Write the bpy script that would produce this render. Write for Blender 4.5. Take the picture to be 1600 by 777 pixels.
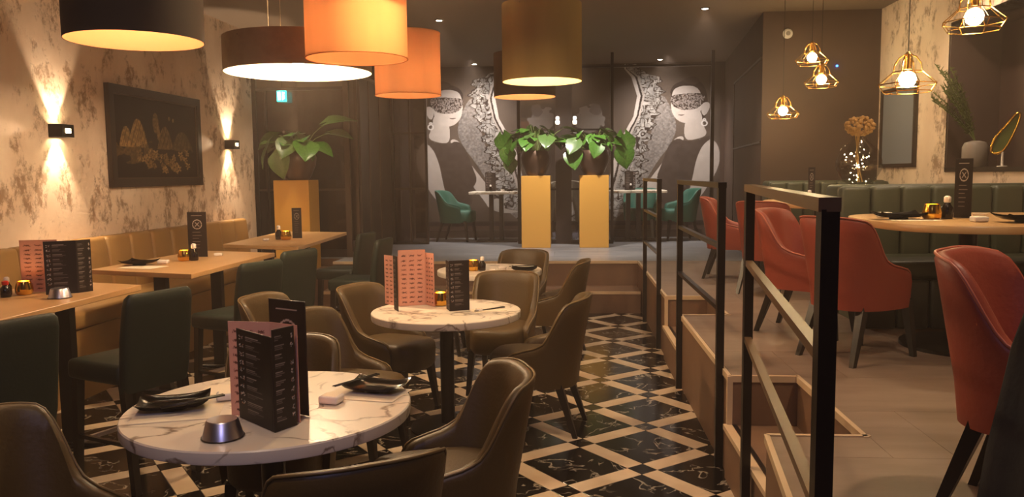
import bpy, bmesh, math, random
import numpy as np
from mathutils import Vector, Matrix
PI = math.pi
for o in list(bpy.data.objects): bpy.data.objects.remove(o)
S = bpy.context.scene
C = S.collection
rnd = random.Random(7)

# ------------------------------------------------------------------ camera
yaw, pitch, roll = math.radians(-4.102), math.radians(5.2896), math.radians(0.6029)
f = Vector((math.sin(yaw)*math.cos(pitch), math.cos(yaw)*math.cos(pitch), -math.sin(pitch)))
rt = Vector((math.cos(yaw), -math.sin(yaw), 0)); dn = f.cross(rt)
RT = rt*math.cos(roll) + dn*math.sin(roll); DN = -rt*math.sin(roll) + dn*math.cos(roll)
cam = bpy.data.cameras.new('camera'); co = bpy.data.objects.new('camera', cam); C.objects.link(co)
M = Matrix((RT, -DN, -f)).transposed().to_4x4(); M.translation = Vector((0, 0, 1.62)); co.matrix_world = M
cam.sensor_fit = 'HORIZONTAL'; cam.sensor_width = 36; cam.lens = 1253/1600*36; cam.clip_start = .05
S.camera = co

# ------------------------------------------------------------------ world, exposure
w = bpy.data.worlds.new('world'); S.world = w; w.use_nodes = True
w.node_tree.nodes['Background'].inputs[0].default_value = (1, .72, .5, 1)
w.node_tree.nodes['Background'].inputs[1].default_value = .03
S.view_settings.view_transform = 'Standard'; S.view_settings.look = 'None'
S.view_settings.gamma = 1; S.view_settings.use_curve_mapping = False
S.view_settings.exposure = 1.15

def light(kind, loc, power, color=(1, .68, .38), radius=.05, aim=None, spot=None, blend=.5):
    l = bpy.data.lights.new(kind.lower()+'_light', kind); l.energy = power; l.color = color
    if kind == 'AREA': l.size = radius
    else: l.shadow_soft_size = radius
    if spot: l.spot_size = math.radians(spot); l.spot_blend = blend
    o = bpy.data.objects.new(kind.lower()+'_light', l); C.objects.link(o); o.location = loc
    if aim is not None:
        o.rotation_euler = (Vector(aim)-Vector(loc)).to_track_quat('-Z', 'Y').to_euler()
    return o

# ------------------------------------------------------------------ materials
def srgb(h):
    if isinstance(h, str):
        h = [int(h[i:i+2], 16)/255 for i in (0, 2, 4)]
    return tuple(c/12.92 if c <= .04045 else ((c+.055)/1.055)**2.4 for c in h) + (1,)
def mat(name, col, rough=.5, metal=0, spec=.5, bump=None, noise=None, emit=None, trans=0, alpha=1, coat=0, sheen=0):
    m = bpy.data.materials.new(name); m.use_nodes = True
    nt = m.node_tree; b = nt.nodes['Principled BSDF']
    c = srgb(col)
    b.inputs['Base Color'].default_value = c
    b.inputs['Roughness'].default_value = rough; b.inputs['Metallic'].default_value = metal
    b.inputs['Specular IOR Level'].default_value = spec; b.inputs['Coat Weight'].default_value = coat
    b.inputs['Transmission Weight'].default_value = trans; b.inputs['Alpha'].default_value = alpha
    if emit: b.inputs['Emission Color'].default_value = srgb(emit[0]); b.inputs['Emission Strength'].default_value = emit[1]
    tc = nt.nodes.new('ShaderNodeTexCoord')
    if noise:   # (scale, colour2, lo, hi, stretch)
        sc, c2, lo, hi = noise[:4]
        mp = nt.nodes.new('ShaderNodeMapping'); nt.links.new(tc.outputs['Object'], mp.inputs[0])
        if len(noise) > 4: mp.inputs['Scale'].default_value = noise[4]
        n = nt.nodes.new('ShaderNodeTexNoise'); n.inputs['Scale'].default_value = sc; n.inputs['Detail'].default_value = 8
        n.inputs['Roughness'].default_value = .62
        nt.links.new(mp.outputs[0], n.inputs['Vector'])
        r = nt.nodes.new('ShaderNodeValToRGB'); r.color_ramp.elements[0].position = lo; r.color_ramp.elements[1].position = hi
        r.color_ramp.elements[0].color = c; r.color_ramp.elements[1].color = srgb(c2)
        nt.links.new(n.outputs['Fac'], r.inputs[0]); nt.links.new(r.outputs[0], b.inputs['Base Color'])
    if bump:
        n2 = nt.nodes.new('ShaderNodeTexNoise'); n2.inputs['Scale'].default_value = bump[0]; n2.inputs['Detail'].default_value = 4
        nt.links.new(tc.outputs['Object'], n2.inputs['Vector'])
        bp = nt.nodes.new('ShaderNodeBump'); bp.inputs['Strength'].default_value = bump[1]; bp.inputs['Distance'].default_value = .01
        nt.links.new(n2.outputs['Fac'], bp.inputs['Height']); nt.links.new(bp.outputs[0], b.inputs['Normal'])
    return m
def fabric_glow(name, col, tr=.6, streak=True):
    m = bpy.data.materials.new(name); m.use_nodes = True; nt = m.node_tree; nt.nodes.clear()
    out = nt.nodes.new('ShaderNodeOutputMaterial'); mx = nt.nodes.new('ShaderNodeMixShader'); mx.inputs[0].default_value = tr
    d = nt.nodes.new('ShaderNodeBsdfDiffuse'); t = nt.nodes.new('ShaderNodeBsdfTranslucent')
    tc = nt.nodes.new('ShaderNodeTexCoord'); mp = nt.nodes.new('ShaderNodeMapping'); mp.inputs['Scale'].default_value = (1, 1, .15)
    n = nt.nodes.new('ShaderNodeTexNoise'); n.inputs['Scale'].default_value = 4; n.inputs['Detail'].default_value = 3
    nt.links.new(tc.outputs['Object'], mp.inputs[0]); nt.links.new(mp.outputs[0], n.inputs['Vector'])
    r = nt.nodes.new('ShaderNodeValToRGB'); c = srgb(col)
    r.color_ramp.elements[0].position = .35; r.color_ramp.elements[1].position = .65
    r.color_ramp.elements[0].color = tuple(x*.8 for x in c[:3])+(1,); r.color_ramp.elements[1].color = c
    nt.links.new(n.outputs['Fac'], r.inputs[0])
    nt.links.new(r.outputs[0], d.inputs[0]); nt.links.new(r.outputs[0], t.inputs[0])
    nt.links.new(d.outputs[0], mx.inputs[1]); nt.links.new(t.outputs[0], mx.inputs[2]); nt.links.new(mx.outputs[0], out.inputs[0])
    return m
def print_mat(name, rough=.5, spec=.3):
    m = bpy.data.materials.new(name); m.use_nodes = True; nt = m.node_tree; b = nt.nodes['Principled BSDF']
    a = nt.nodes.new('ShaderNodeAttribute'); a.attribute_name = 'ink'
    nt.links.new(a.outputs['Color'], b.inputs['Base Color']); b.inputs['Roughness'].default_value = rough
    b.inputs['Specular IOR Level'].default_value = spec
    return m
def plaster(name):
    m = bpy.data.materials.new(name); m.use_nodes = True; nt = m.node_tree; b = nt.nodes['Principled BSDF']
    tc = nt.nodes.new('ShaderNodeTexCoord'); mp = nt.nodes.new('ShaderNodeMapping'); mp.inputs['Scale'].default_value = (1, 1, .7)
    nt.links.new(tc.outputs['Object'], mp.inputs[0])
    def nz(s, det, rgh=.6, dist=0):
        n = nt.nodes.new('ShaderNodeTexNoise'); n.inputs['Scale'].default_value = s; n.inputs['Detail'].default_value = det
        n.inputs['Roughness'].default_value = rgh; n.inputs['Distortion'].default_value = dist
        nt.links.new(mp.outputs[0], n.inputs['Vector']); return n
    def ramp(n, p0, c0, p1, c1):
        r = nt.nodes.new('ShaderNodeValToRGB'); r.color_ramp.elements[0].position = p0; r.color_ramp.elements[1].position = p1
        r.color_ramp.elements[0].color = c0; r.color_ramp.elements[1].color = c1; nt.links.new(n.outputs['Fac'], r.inputs[0]); return r
    base = ramp(nz(1.6, 6), .35, srgb('d8bfa8'), .65, srgb('eedac6'))
    m1 = ramp(nz(2.6, 12, .72, .15), .50, (0, 0, 0, 1), .56, (1, 1, 1, 1))
    m2 = ramp(nz(8, 10, .78, .1), .45, (0, 0, 0, 1), .54, (.85, .85, .85, 1))
    mul = nt.nodes.new('ShaderNodeMath'); mul.operation = 'MULTIPLY'
    nt.links.new(m1.outputs[0], mul.inputs[0]); nt.links.new(m2.outputs[0], mul.inputs[1])
    mx = nt.nodes.new('ShaderNodeMixRGB'); mx.inputs[2].default_value = srgb('8d6e54')
    nt.links.new(mul.outputs[0], mx.inputs[0]); nt.links.new(base.outputs[0], mx.inputs[1])
    nt.links.new(mx.outputs[0], b.inputs['Base Color']); b.inputs['Roughness'].default_value = .75
    bp = nt.nodes.new('ShaderNodeBump'); bp.inputs['Strength'].default_value = .35; bp.inputs['Distance'].default_value = .01; bp.invert = True
    nt.links.new(mul.outputs[0], bp.inputs['Height']); nt.links.new(bp.outputs[0], b.inputs['Normal'])
    return m
def veined(name, base, vein, sc=2.2, width=.012, rough=.15, amt=.8):
    m = bpy.data.materials.new(name); m.use_nodes = True; nt = m.node_tree; b = nt.nodes['Principled BSDF']
    tc = nt.nodes.new('ShaderNodeTexCoord'); gm = nt.nodes.new('ShaderNodeNewGeometry')
    n = nt.nodes.new('ShaderNodeTexNoise'); n.inputs['Scale'].default_value = sc; n.inputs['Detail'].default_value = 5; n.inputs['Distortion'].default_value = .8
    nt.links.new(gm.outputs['Position'], n.inputs['Vector'])
    s = nt.nodes.new('ShaderNodeMath'); s.operation = 'SUBTRACT'; s.inputs[1].default_value = .5; nt.links.new(n.outputs['Fac'], s.inputs[0])
    a = nt.nodes.new('ShaderNodeMath'); a.operation = 'ABSOLUTE'; nt.links.new(s.outputs[0], a.inputs[0])
    r = nt.nodes.new('ShaderNodeValToRGB'); r.color_ramp.elements[0].position = 0; r.color_ramp.elements[1].position = width
    r.color_ramp.elements[0].color = (amt,)*3+(1,); r.color_ramp.elements[1].color = (0, 0, 0, 1); nt.links.new(a.outputs[0], r.inputs[0])
    n2 = nt.nodes.new('ShaderNodeTexNoise'); n2.inputs['Scale'].default_value = sc*1.3; nt.links.new(gm.outputs['Position'], n2.inputs['Vector'])
    r2 = nt.nodes.new('ShaderNodeValToRGB'); r2.color_ramp.elements[0].position = .42; r2.color_ramp.elements[1].position = .54; nt.links.new(n2.outputs['Fac'], r2.inputs[0])
    mu = nt.nodes.new('ShaderNodeMath'); mu.operation = 'MULTIPLY'; nt.links.new(r.outputs[0], mu.inputs[0]); nt.links.new(r2.outputs[0], mu.inputs[1])
    mx = nt.nodes.new('ShaderNodeMixRGB'); mx.inputs[1].default_value = srgb(base); mx.inputs[2].default_value = srgb(vein)
    nt.links.new(mu.outputs[0], mx.inputs[0]); nt.links.new(mx.outputs[0], b.inputs['Base Color']); b.inputs['Roughness'].default_value = rough
    return m
def glass(name, col, alpha):
    m = bpy.data.materials.new(name); m.use_nodes = True; nt = m.node_tree; nt.nodes.clear()
    out = nt.nodes.new('ShaderNodeOutputMaterial'); mx = nt.nodes.new('ShaderNodeMixShader'); mx.inputs[0].default_value = alpha
    t = nt.nodes.new('ShaderNodeBsdfTransparent'); t.inputs[0].default_value = srgb(col); g = nt.nodes.new('ShaderNodeBsdfGlossy'); g.inputs['Roughness'].default_value = .03
    g.inputs[0].default_value = (.8, .8, .8, 1)
    nt.links.new(t.outputs[0], mx.inputs[1]); nt.links.new(g.outputs[0], mx.inputs[2]); nt.links.new(mx.outputs[0], out.inputs[0])
    return m
def emis(name, col, s):
    m = bpy.data.materials.new(name); m.use_nodes = True; nt = m.node_tree; nt.nodes.clear()
    out = nt.nodes.new('ShaderNodeOutputMaterial'); e = nt.nodes.new('ShaderNodeEmission'); e.inputs[0].default_value = srgb(col); e.inputs[1].default_value = s
    nt.links.new(e.outputs[0], out.inputs[0]); return m

K = dict(
    plaster=plaster('distressed_plaster'),
    ceiling=mat('dark_ceiling', '6b5a4c', .8), dark_wall=mat('dark_brown_wall', '44322a', .7, noise=(1.2, '4c382e', .4, .6)),
    slate=mat('slate_panel', '5d5760', .7), grout=mat('dark_grout', '1a1512', .6),
    black_tile=veined('black_marble', '15110f', 'b5a794', 5, .02, .18, .7), cream_tile=mat('cream_stone', 'c9b499', .3, noise=(5, 'bca488', .4, .6)),
    step_face=mat('step_face', '6b4f3c', .5, noise=(3, '7a5c46', .35, .65)), trim=mat('pale_trim', 'c9ae8c', .35),
    slab=mat('grey_brown_slab', '8a7565', .42, noise=(1.5, '776353', .35, .65, (1, 5, 1))), slab_grey=mat('grey_slab', '8f8e90', .32, noise=(1.3, '747478', .35, .65, (1, 5, 1))),
    black_metal=mat('black_metal', '1b1512', .32, .3), lit_rail=mat('lit_rail_metal', '6b5036', .34, .35), brown_metal=mat('brown_metal', '4b3a2e', .4, .3),  # near rails: lamplight reflected on them is put into a lighter colour
    brown_leather=mat('brown_leather', '4c3919', .48, bump=(60, .15)), brown_pipe=mat('brown_piping', '6b5530', .4),
    tan_leather=mat('tan_leather', '94703f', .5, bump=(50, .12)),
    green_leather=mat('dark_green_leather', '1a2821', .45, bump=(60, .1)), teal_leather=mat('teal_velvet', '1d5a4b', .6),
    bench_green=mat('olive_green_leather', '434637', .45, bump=(50, .1)),
    red_leather=mat('red_leather', '8e3a27', .5, bump=(60, .12)), red_pipe=mat('red_piping', 'b8644c', .45),
    cream_leather=mat('cream_velvet', 'a0937f', .6),
    dark_wood=mat('dark_wood_leg', '17100c', .35), oak=mat('pale_oak', 'cfa775', .38, noise=(2.5, 'b98e5c', .35, .65, (1, .25, 1))),
    gold_box=mat('ochre_lacquer', 'cf9b45', .45), gold=mat('polished_gold', 'd9a441', .18, 1), steel=mat('brushed_steel', 'c8c4d0', .34, 1),
    white_marble=veined('white_marble', 'e6d9c6', '745a42', 3.4, .026, .3, .95),
    pot=mat('bronze_pot', '5a463a', .3, .6), soil=mat('soil', '1b120c', .95),
    leaf=mat('green_leaf', '33591f', .3, noise=(14, '4d7a2c', .35, .65)), leaf_dark=mat('deep_green_leaf', '3a5428', .35, noise=(14, '4d6b34', .35, .65)),
    stem=mat('stem', '5d6b30', .6), orange=fabric_glow('orange_fabric', 'df965f', .4), yellow=fabric_glow('mustard_fabric', 'ac9462', .3),
    black_fabric=mat('black_fabric', '3a2e25', .85), brown_fabric=mat('brown_fabric', '927b62', .85, noise=(2.5, '75604b', .4, .6)),
    gold_lining=mat('gold_lining', 'cf9462', .7), cream_lining=mat('cream_lining', 'f7e6be', .6),
    bulb=emis('lamp_bulb', 'ffe2a8', 60), bulb_soft=emis('lamp_bulb_soft', 'ffd9a0', 14), lamp_glass=emis('lamp_glass', 'fff0dc', 4), white_spot=emis('downlight_glow', 'fff2dc', 30),
    brass=mat('brass_wire', 'e8b86a', .25, 1), black_gloss=mat('black_glaze', '0c0a09', .16),
    porcelain=mat('white_porcelain', 'e9e0d8', .25), paper=mat('paper_napkin', 'e8d9c0', .8), pink=mat('pink_card', 'd99a86', .6), dark_card=mat('dark_card', '271c1a', .5),
    soy=mat('soy_sauce', '120805', .1), red_plastic=mat('red_cap', 'b01810', .3), cable=mat('black_cable', '15100d', .6), cable_light=mat('steel_cable', 'b09c80', .4, .6),
    tint=glass('smoked_glass', 'b0a69e', .05), clear=glass('clear_glass', 'e8e8e8', .12), mirror=mat('dim_mirror', '7c828f', .3), mirror_clear=mat('clear_mirror', 'b0a69a', .04, 1),
    frame_dark=mat('dark_frame', '2c201a', .4), gold_art=mat('x', '8a6a3c', .5),
    teal_sign=emis('teal_sign', '25c9b8', 2.2), white_sign=emis('white_sign', 'f4ffff', 3.2), dried=mat('dried_flowers', 'a9814c', .9), fern=mat('fern_green', '74803f', .7),
    vase_grey=mat('grey_vase', '8a8078', .5), cloth=mat('black_cloth', '14100f', .9, bump=(30, .3)), mic=mat('white_plastic', 'd8d0c8', .5), blue=emis('blue_led', '2f6dff', 6))
PR = print_mat('printed_card'); PRW = print_mat('printed_mural', .8, .15)

# ------------------------------------------------------------------ mesh helpers
def obj(name, bm, m, parent=None, smooth=False, kind=None):
    me = bpy.data.meshes.new(name)
    bmesh.ops.recalc_face_normals(bm, faces=bm.faces)
    bm.to_mesh(me); bm.free()
    if smooth:
        me.polygons.foreach_set('use_smooth', [True]*len(me.polygons))
        if smooth != 'all':
            try: me.set_sharp_from_angle(angle=math.radians(smooth if smooth is not True else 40))
            except Exception: pass
    me.materials.append(m); o = bpy.data.objects.new(name, me); C.objects.link(o)
    if parent: o.parent = parent
    if kind: o['kind'] = kind
    return o
def thing(name, label, cat, loc=(0, 0, 0), rz=0, group=None):
    o = bpy.data.objects.new(name, None); C.objects.link(o); o.location = loc; o.rotation_euler = (0, 0, rz)
    o.empty_display_size = .1
    o['label'] = label; o['category'] = cat
    if group: o['group'] = group
    return o
def tag(o, label, cat, group=None):
    o['label'] = label; o['category'] = cat
    if group: o['group'] = group
    return o
def struct(name, bm, m, parent=None, smooth=False):
    o = obj(name, bm, m, parent, smooth)
    if not parent: o['kind'] = 'structure'
    return o
def dup(root, loc, rz, label, group=None):
    r = root.copy(); C.objects.link(r); r.location = loc; r.rotation_euler = (0, 0, rz); r['label'] = label
    if group: r['group'] = group
    for ch in list(root.children):
        c = ch.copy(); C.objects.link(c); c.parent = r
        for g in list(ch.children):
            d = g.copy(); C.objects.link(d); d.parent = c
    return r
def B(): return bmesh.new()
def box(bm, x0, x1, y0, y1, z0, z1):
    v = [bm.verts.new(p) for p in ((x0, y0, z0), (x1, y0, z0), (x1, y1, z0), (x0, y1, z0), (x0, y0, z1), (x1, y0, z1), (x1, y1, z1), (x0, y1, z1))]
    for q in ((3, 2, 1, 0), (4, 5, 6, 7), (0, 1, 5, 4), (1, 2, 6, 5), (2, 3, 7, 6), (3, 0, 4, 7)): bm.faces.new([v[i] for i in q])
    return bm
def rbox(x0, x1, y0, y1, z0, z1, r=.01, seg=2):
    bm = box(B(), x0, x1, y0, y1, z0, z1)
    bmesh.ops.bevel(bm, geom=list(bm.edges), offset=r, segments=seg, profile=.5, affect='EDGES'); return bm
def prism(bm, pts, z0, z1):
    lo = [bm.verts.new((x, y, z0)) for x, y in pts]; hi = [bm.verts.new((x, y, z1)) for x, y in pts]
    bm.faces.new(lo[::-1]); bm.faces.new(hi); n = len(pts)
    for i in range(n): bm.faces.new((lo[i], lo[(i+1) % n], hi[(i+1) % n], hi[i]))
    return bm
def loft(bm, rings, cap=True, closed=True):
    vs = [[bm.verts.new(p) for p in r] for r in rings]; n = len(vs[0])
    for a, b in zip(vs, vs[1:]):
        for i in range(n if closed else n-1): bm.faces.new((a[i], a[(i+1) % n], b[(i+1) % n], b[i]))
    if cap and closed: bm.faces.new(vs[0][::-1]); bm.faces.new(vs[-1])
    return bm
def lathe(bm, prof, n=24, c=(0, 0, 0), cap=True):
    return loft(bm, [[(c[0]+r*math.cos(2*PI*i/n), c[1]+r*math.sin(2*PI*i/n), c[2]+z) for i in range(n)] for r, z in prof], cap)
def tube(bm, pts, r, n=8, closed=False):
    pts = [Vector(p) for p in pts]; rings = []; L = len(pts); up0 = None
    for i, p in enumerate(pts):
        if closed: d = pts[(i+1) % L]-pts[i-1]
        else: d = (pts[min(i+1, L-1)]-pts[max(i-1, 0)])
        d.normalize()
        if up0 is None:
            up0 = Vector((0, 0, 1)) if abs(d.z) < .9 else Vector((1, 0, 0))
        a = d.cross(up0).normalized(); b = a.cross(d).normalized(); up0 = b
        rr = r[i] if isinstance(r, (list, tuple)) else r
        rings.append([p+a*rr*math.cos(2*PI*k/n)+b*rr*math.sin(2*PI*k/n) for k in range(n)])
    if closed: rings.append(rings[0][:])
    return loft(bm, rings, not closed)
def bar(bm, p, q, a, b=None):      # square bar
    b = b or a; p = Vector(p); q = Vector(q); d = (q-p).normalized(); up = Vector((0, 0, 1)) if abs(d.z) < .9 else Vector((0, 1, 0))
    s = d.cross(up).normalized()*a/2; t = s.normalized().cross(d).normalized()*b/2
    return loft(bm, [[x+s+t, x-s+t, x-s-t, x+s-t] for x in (p, q)])
def taper(bm, p, q, a, b):         # square leg that narrows from a to b
    p = Vector(p); q = Vector(q)
    return loft(bm, [[(x.x+sx*h/2, x.y+sy*h/2, x.z) for sx, sy in ((1, 1), (-1, 1), (-1, -1), (1, -1))] for x, h in ((p, a), (q, b))])
def sph(bm, c, r, n=12):
    bmesh.ops.create_icosphere(bm, subdivisions=2, radius=r, matrix=Matrix.Translation(c)); return bm

# printed faces: a fine grid whose vertices carry the ink colour (flat print)
def print_grid(name, wd, ht, img, parent, m=PR, face='-Y'):
    ny, nx = img.shape[:2]
    X, Z = np.meshgrid(np.linspace(-wd/2, wd/2, nx), np.linspace(ht, 0, ny))
    co_ = np.stack([X, np.zeros_like(X), Z], -1).reshape(-1, 3)
    i = np.arange(ny*nx).reshape(ny, nx)
    q = np.stack([i[1:, :-1], i[1:, 1:], i[:-1, 1:], i[:-1, :-1]], -1).reshape(-1, 4)
    me = bpy.data.meshes.new(name); me.vertices.add(len(co_)); me.vertices.foreach_set('co', co_.astype(np.float32).ravel())
    me.loops.add(q.size); me.loops.foreach_set('vertex_index', q.astype(np.int32).ravel())
    me.polygons.add(len(q)); me.polygons.foreach_set('loop_start', (np.arange(len(q))*4).astype(np.int32)); me.update(calc_edges=True)
    a = me.attributes.new('ink', 'FLOAT_COLOR', 'POINT')
    lin = np.where(img <= .04045, img/12.92, ((img+.055)/1.055)**2.4)
    a.data.foreach_set('color', np.concatenate([lin, np.ones((ny, nx, 1))], -1).astype(np.float32).ravel())
    me.materials.append(m); o = bpy.data.objects.new(name, me); C.objects.link(o)
    if parent: o.parent = parent
    return o
def hexc(h): return np.array([int(h[i:i+2], 16)/255 for i in (0, 2, 4)])
def vnoise(ny, nx, cell, seed):
    r = np.random.RandomState(seed); gy, gx = int(ny/cell)+3, int(nx/cell)+3; g = r.rand(gy, gx)
    y = np.arange(ny)/cell; x = np.arange(nx)/cell; yi = y.astype(int); xi = x.astype(int); fy = (y-yi)[:, None]; fx = (x-xi)[None]
    fy = fy*fy*(3-2*fy); fx = fx*fx*(3-2*fx)
    a = g[yi][:, xi]; b = g[yi][:, xi+1]; c = g[yi+1][:, xi]; d = g[yi+1][:, xi+1]
    return a*(1-fy)*(1-fx)+b*(1-fy)*fx+c*fy*(1-fx)+d*fy*fx
def pmask(PX, PY, poly):
    m = np.zeros(PX.shape, bool); n = len(poly)
    for k in range(n):
        x1, y1 = poly[k]; x2, y2 = poly[(k+1) % n]
        if y1 == y2: continue
        m ^= ((y1 > PY) != (y2 > PY)) & (PX < (x2-x1)*(PY-y1)/(y2-y1)+x1)
    return m
def smooth_poly(p, it=2):
    for _ in range(it):
        q = []
        for a, b in zip(p, p[1:]+p[:1]):
            q += [(a[0]*.75+b[0]*.25, a[1]*.75+b[1]*.25), (a[0]*.25+b[0]*.75, a[1]*.25+b[1]*.75)]
        p = q
    return p
FONT = {'A': ['010','101','111','101','101'], 'I': ['1','1','1','1','1'], 'X': ['101','101','010','101','101'], 'T': ['111','010','010','010','010']}

# ================================================================== SETTING
ZP = .55          # level of the raised floor and the stage
ZC = 3.42         # ceiling
a_l = math.radians(6.79); U = .37585824
ex = Vector((math.cos(a_l), -math.sin(a_l), 0)); ey = Vector((math.sin(a_l), math.cos(a_l), 0))
fl = struct('floor', box(B(), -4.6, 1.6, -1.5, 9.9, -.1, -.006), K['grout'])
side = U*math.sqrt(2); small = .115; big = side-small
u = (ex+ey).normalized(); v = (ey-ex).normalized()
def tilemesh(name, wx, wy, m):
    bm = B(); g = .002
    vs = []
    for (z, k) in ((-.006, 0), (-.001, 0), (0, .0015)):
        vs.append([u*(sx*(wx/2-g-k))+v*(sy*(wy/2-g-k))+Vector((0, 0, z)) for sx, sy in ((-1, -1), (1, -1), (1, 1), (-1, 1))])
    loft(bm, vs); me = bpy.data.meshes.new(name); bmesh.ops.recalc_face_normals(bm, faces=bm.faces); bm.to_mesh(me); bm.free(); me.materials.append(m); return me
mb = tilemesh('floor_tile', big, big, K['black_tile']); ms = tilemesh('corner_tile', small, small, K['black_tile'])
m1 = tilemesh('strip_tile', big, small, K['cream_tile']); m2 = tilemesh('strip_tile', small, big, K['cream_tile'])
def put(name, me, p):
    o = bpy.data.objects.new(name, me); C.objects.link(o); o.parent = fl; o.location = p
def vis(p, r=.3):      # keep the pattern to the part of the floor that can be seen
    return -4.0 < p.x < 1.0+r*0 and 1.9 < p.y < 9.55
for i in range(-14, 8):
    for j in range(-8, 18):
        if (i+j) % 2: continue
        p = ex*((i-1.31114)*U)+ey*((j+10.524037)*U)
        if vis(p): put('corner_tile', ms, p)
        for q, me, nm in ((u*side/2, m1, 'strip_tile'), (v*side/2, m2, 'strip_tile'), ((u+v)*side/2, mb, 'floor_tile')):
            if vis(p+q): put(nm, me, p+q)

# raised floor on the right: prism blocks between two stair notches, pale trims, slabs
N1 = (6.05, 6.98); N2 = (3.25, 4.21); XE = .84; XN = 1.19; EDGE = [(XE, 3.45), (.58, 1.5), (.40, 0), (.30, -1.2)]
plat = struct('floor_platform', prism(B(), [(XN, 9.8), (XN, 4.21), (XN, 3.25), (XN, -1.2), (3.8, -1.2), (3.8, 9.8)], 0, ZP-.012), K['step_face'])
def seg(pts): return prism(B(), pts, 0, ZP-.012)
struct('platform_edge', seg([(XE, N1[1]), (XN, N1[1]), (XN, 9.8), (XE, 9.8)]), K['step_face'], plat)
struct('platform_edge', seg([(XE, N2[1]), (XN, N2[1]), (XN, N1[0]), (XE, N1[0])]), K['step_face'], plat)
struct('platform_edge', seg([(.80, N2[0]), (.58, 1.5), (.40, 0), (.30, -1.2), (XN, -1.2), (XN, N2[0])]), K['step_face'], plat)
for (a, b) in (N1, N2):
    struct('step', box(B(), XE-.02, XN, a, b, 0, .285), K['step_face'], plat)
    struct('step_nosing', box(B(), XE-.032, XE+.012, a, b, .265, .292), K['trim'], plat)
    struct('step_inlay', box(B(), XE+.02, XE+.04, a, b, .285, .289), K['black_metal'], plat)
T = .021
def trimbar(p, q, nm='edge_trim'):
    d = Vector((q[0]-p[0], q[1]-p[1], 0)).normalized(); n = Vector((-d.y, d.x, 0))*T/2
    struct(nm, prism(B(), [(p[0]+n.x, p[1]+n.y), (q[0]+n.x, q[1]+n.y), (q[0]-n.x, q[1]-n.y), (p[0]-n.x, p[1]-n.y)], ZP-.03, ZP+.004), K['trim'], plat)
trimbar((XE, 9.78), (XE, N1[1])); trimbar((XE, N1[1]), (XN, N1[1])); trimbar((XN, N1[0]-T), (XN, N1[1]+T)); trimbar((XE, N1[0]), (XN+T, N1[0]))
trimbar((XE, N1[0]), (XE, N2[1])); trimbar((XE, N2[1]), (XN, N2[1])); trimbar((XN, N2[0]-T), (XN, N2[1]+T)); trimbar((.80, N2[0]), (XN+T, N2[0])); trimbar((.80, N2[0]), (.58, 1.5))
for x, y in ((XE, N1[1]), (XE, N2[1])):
    struct('corner_trim', box(B(), x-.014, x+.014, y-.014, y+.014, .29, ZP), K['trim'], plat)
# slabs of the raised floor and of the stage, each its own piece
rects = []
def cut(rs, n):
    out = []
    for (a, b, c, d) in rs:
        if b <= n[0] or a >= n[1] or d <= n[2] or c >= n[3]: out.append((a, b, c, d)); continue
        if a < n[0]: out.append((a, n[0], c, d))
        if b > n[1]: out.append((n[1], b, c, d))
        if c < n[2]: out.append((max(a, n[0]), min(b, n[1]), c, n[2]))
        if d > n[3]: out.append((max(a, n[0]), min(b, n[1]), n[3], d))
    return out
for j, y in enumerate(np.arange(1.2, 9.8, .6)):
    for x in np.arange(.84-(.6 if j % 2 else 0), 3.6, 1.2):
        a, b = max(x, .855), min(x+1.2, 3.6)
        if b-a > .02: rects += cut(cut([(a, b, y, min(y+.6, 9.8))], (0, XN+.014, N1[0]-.014, N1[1]+.014)), (0, XN+.014, N2[0]-.014, N2[1]+.014))
for (a, b, c, d) in rects:
    if b-a > .02 and d-c > .02: struct('floor_slab', box(B(), a+.0008, b-.0008, c+.0008, d-.0008, ZP-.012, ZP), K['slab'], plat)
struct('floor_slab', prism(B(), [(.79, N2[0]-.02), (.595, 1.5), (.855, 1.5), (.855, N2[0]-.02)], ZP-.012, ZP), K['slab'], plat)

# stage
stage = struct('floor_stage', box(B(), -2.95, XE, 9.8, 14.0, 0, ZP-.012), K['step_face'])
struct('stage_body', box(B(), -4.4, -2.95, 10.3, 14.0, 0, ZP-.012), K['step_face'], stage)
struct('stage_body', box(B(), XE, 2.3, 9.8, 14.0, 0, ZP-.012), K['step_face'], stage)
struct('step', box(B(), -2.95, XE-.02, 9.25, 9.8, 0, .25), K['step_face'], stage)
struct('step_nosing', box(B(), -2.95, XE-.02, 9.235, 9.27, .225, .256), K['trim'], stage)
struct('edge_trim', box(B(), -2.95, XE, 9.785, 9.82, ZP-.028, ZP+.004), K['trim'], stage)
struct('step_block', box(B(), -4.1, -2.95, 9.72, 10.3, 0, .44), K['step_face'], stage)
struct('edge_trim', box(B(), -4.1, -2.93, 9.7, 9.73, .415, .444), K['trim'], stage)
for j, y in enumerate(np.arange(9.82, 13.8, .6)):
    for x in np.arange(-4.4-(.6 if j % 2 else 0), 2.3, 1.2):
        a, b = max(x, -4.4), min(x+1.2, 2.3); c, d = y, min(y+.6, 13.8)
        for (a, b, c, d) in cut([(a, b, c, d)], (-9, -2.95, 0, 10.3)):
            if b-a > .03 and d-c > .03: struct('floor_slab', box(B(), a+.0008, b-.0008, c+.0008, d-.0008, ZP-.012, ZP), K['slab_grey'], stage)

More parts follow.
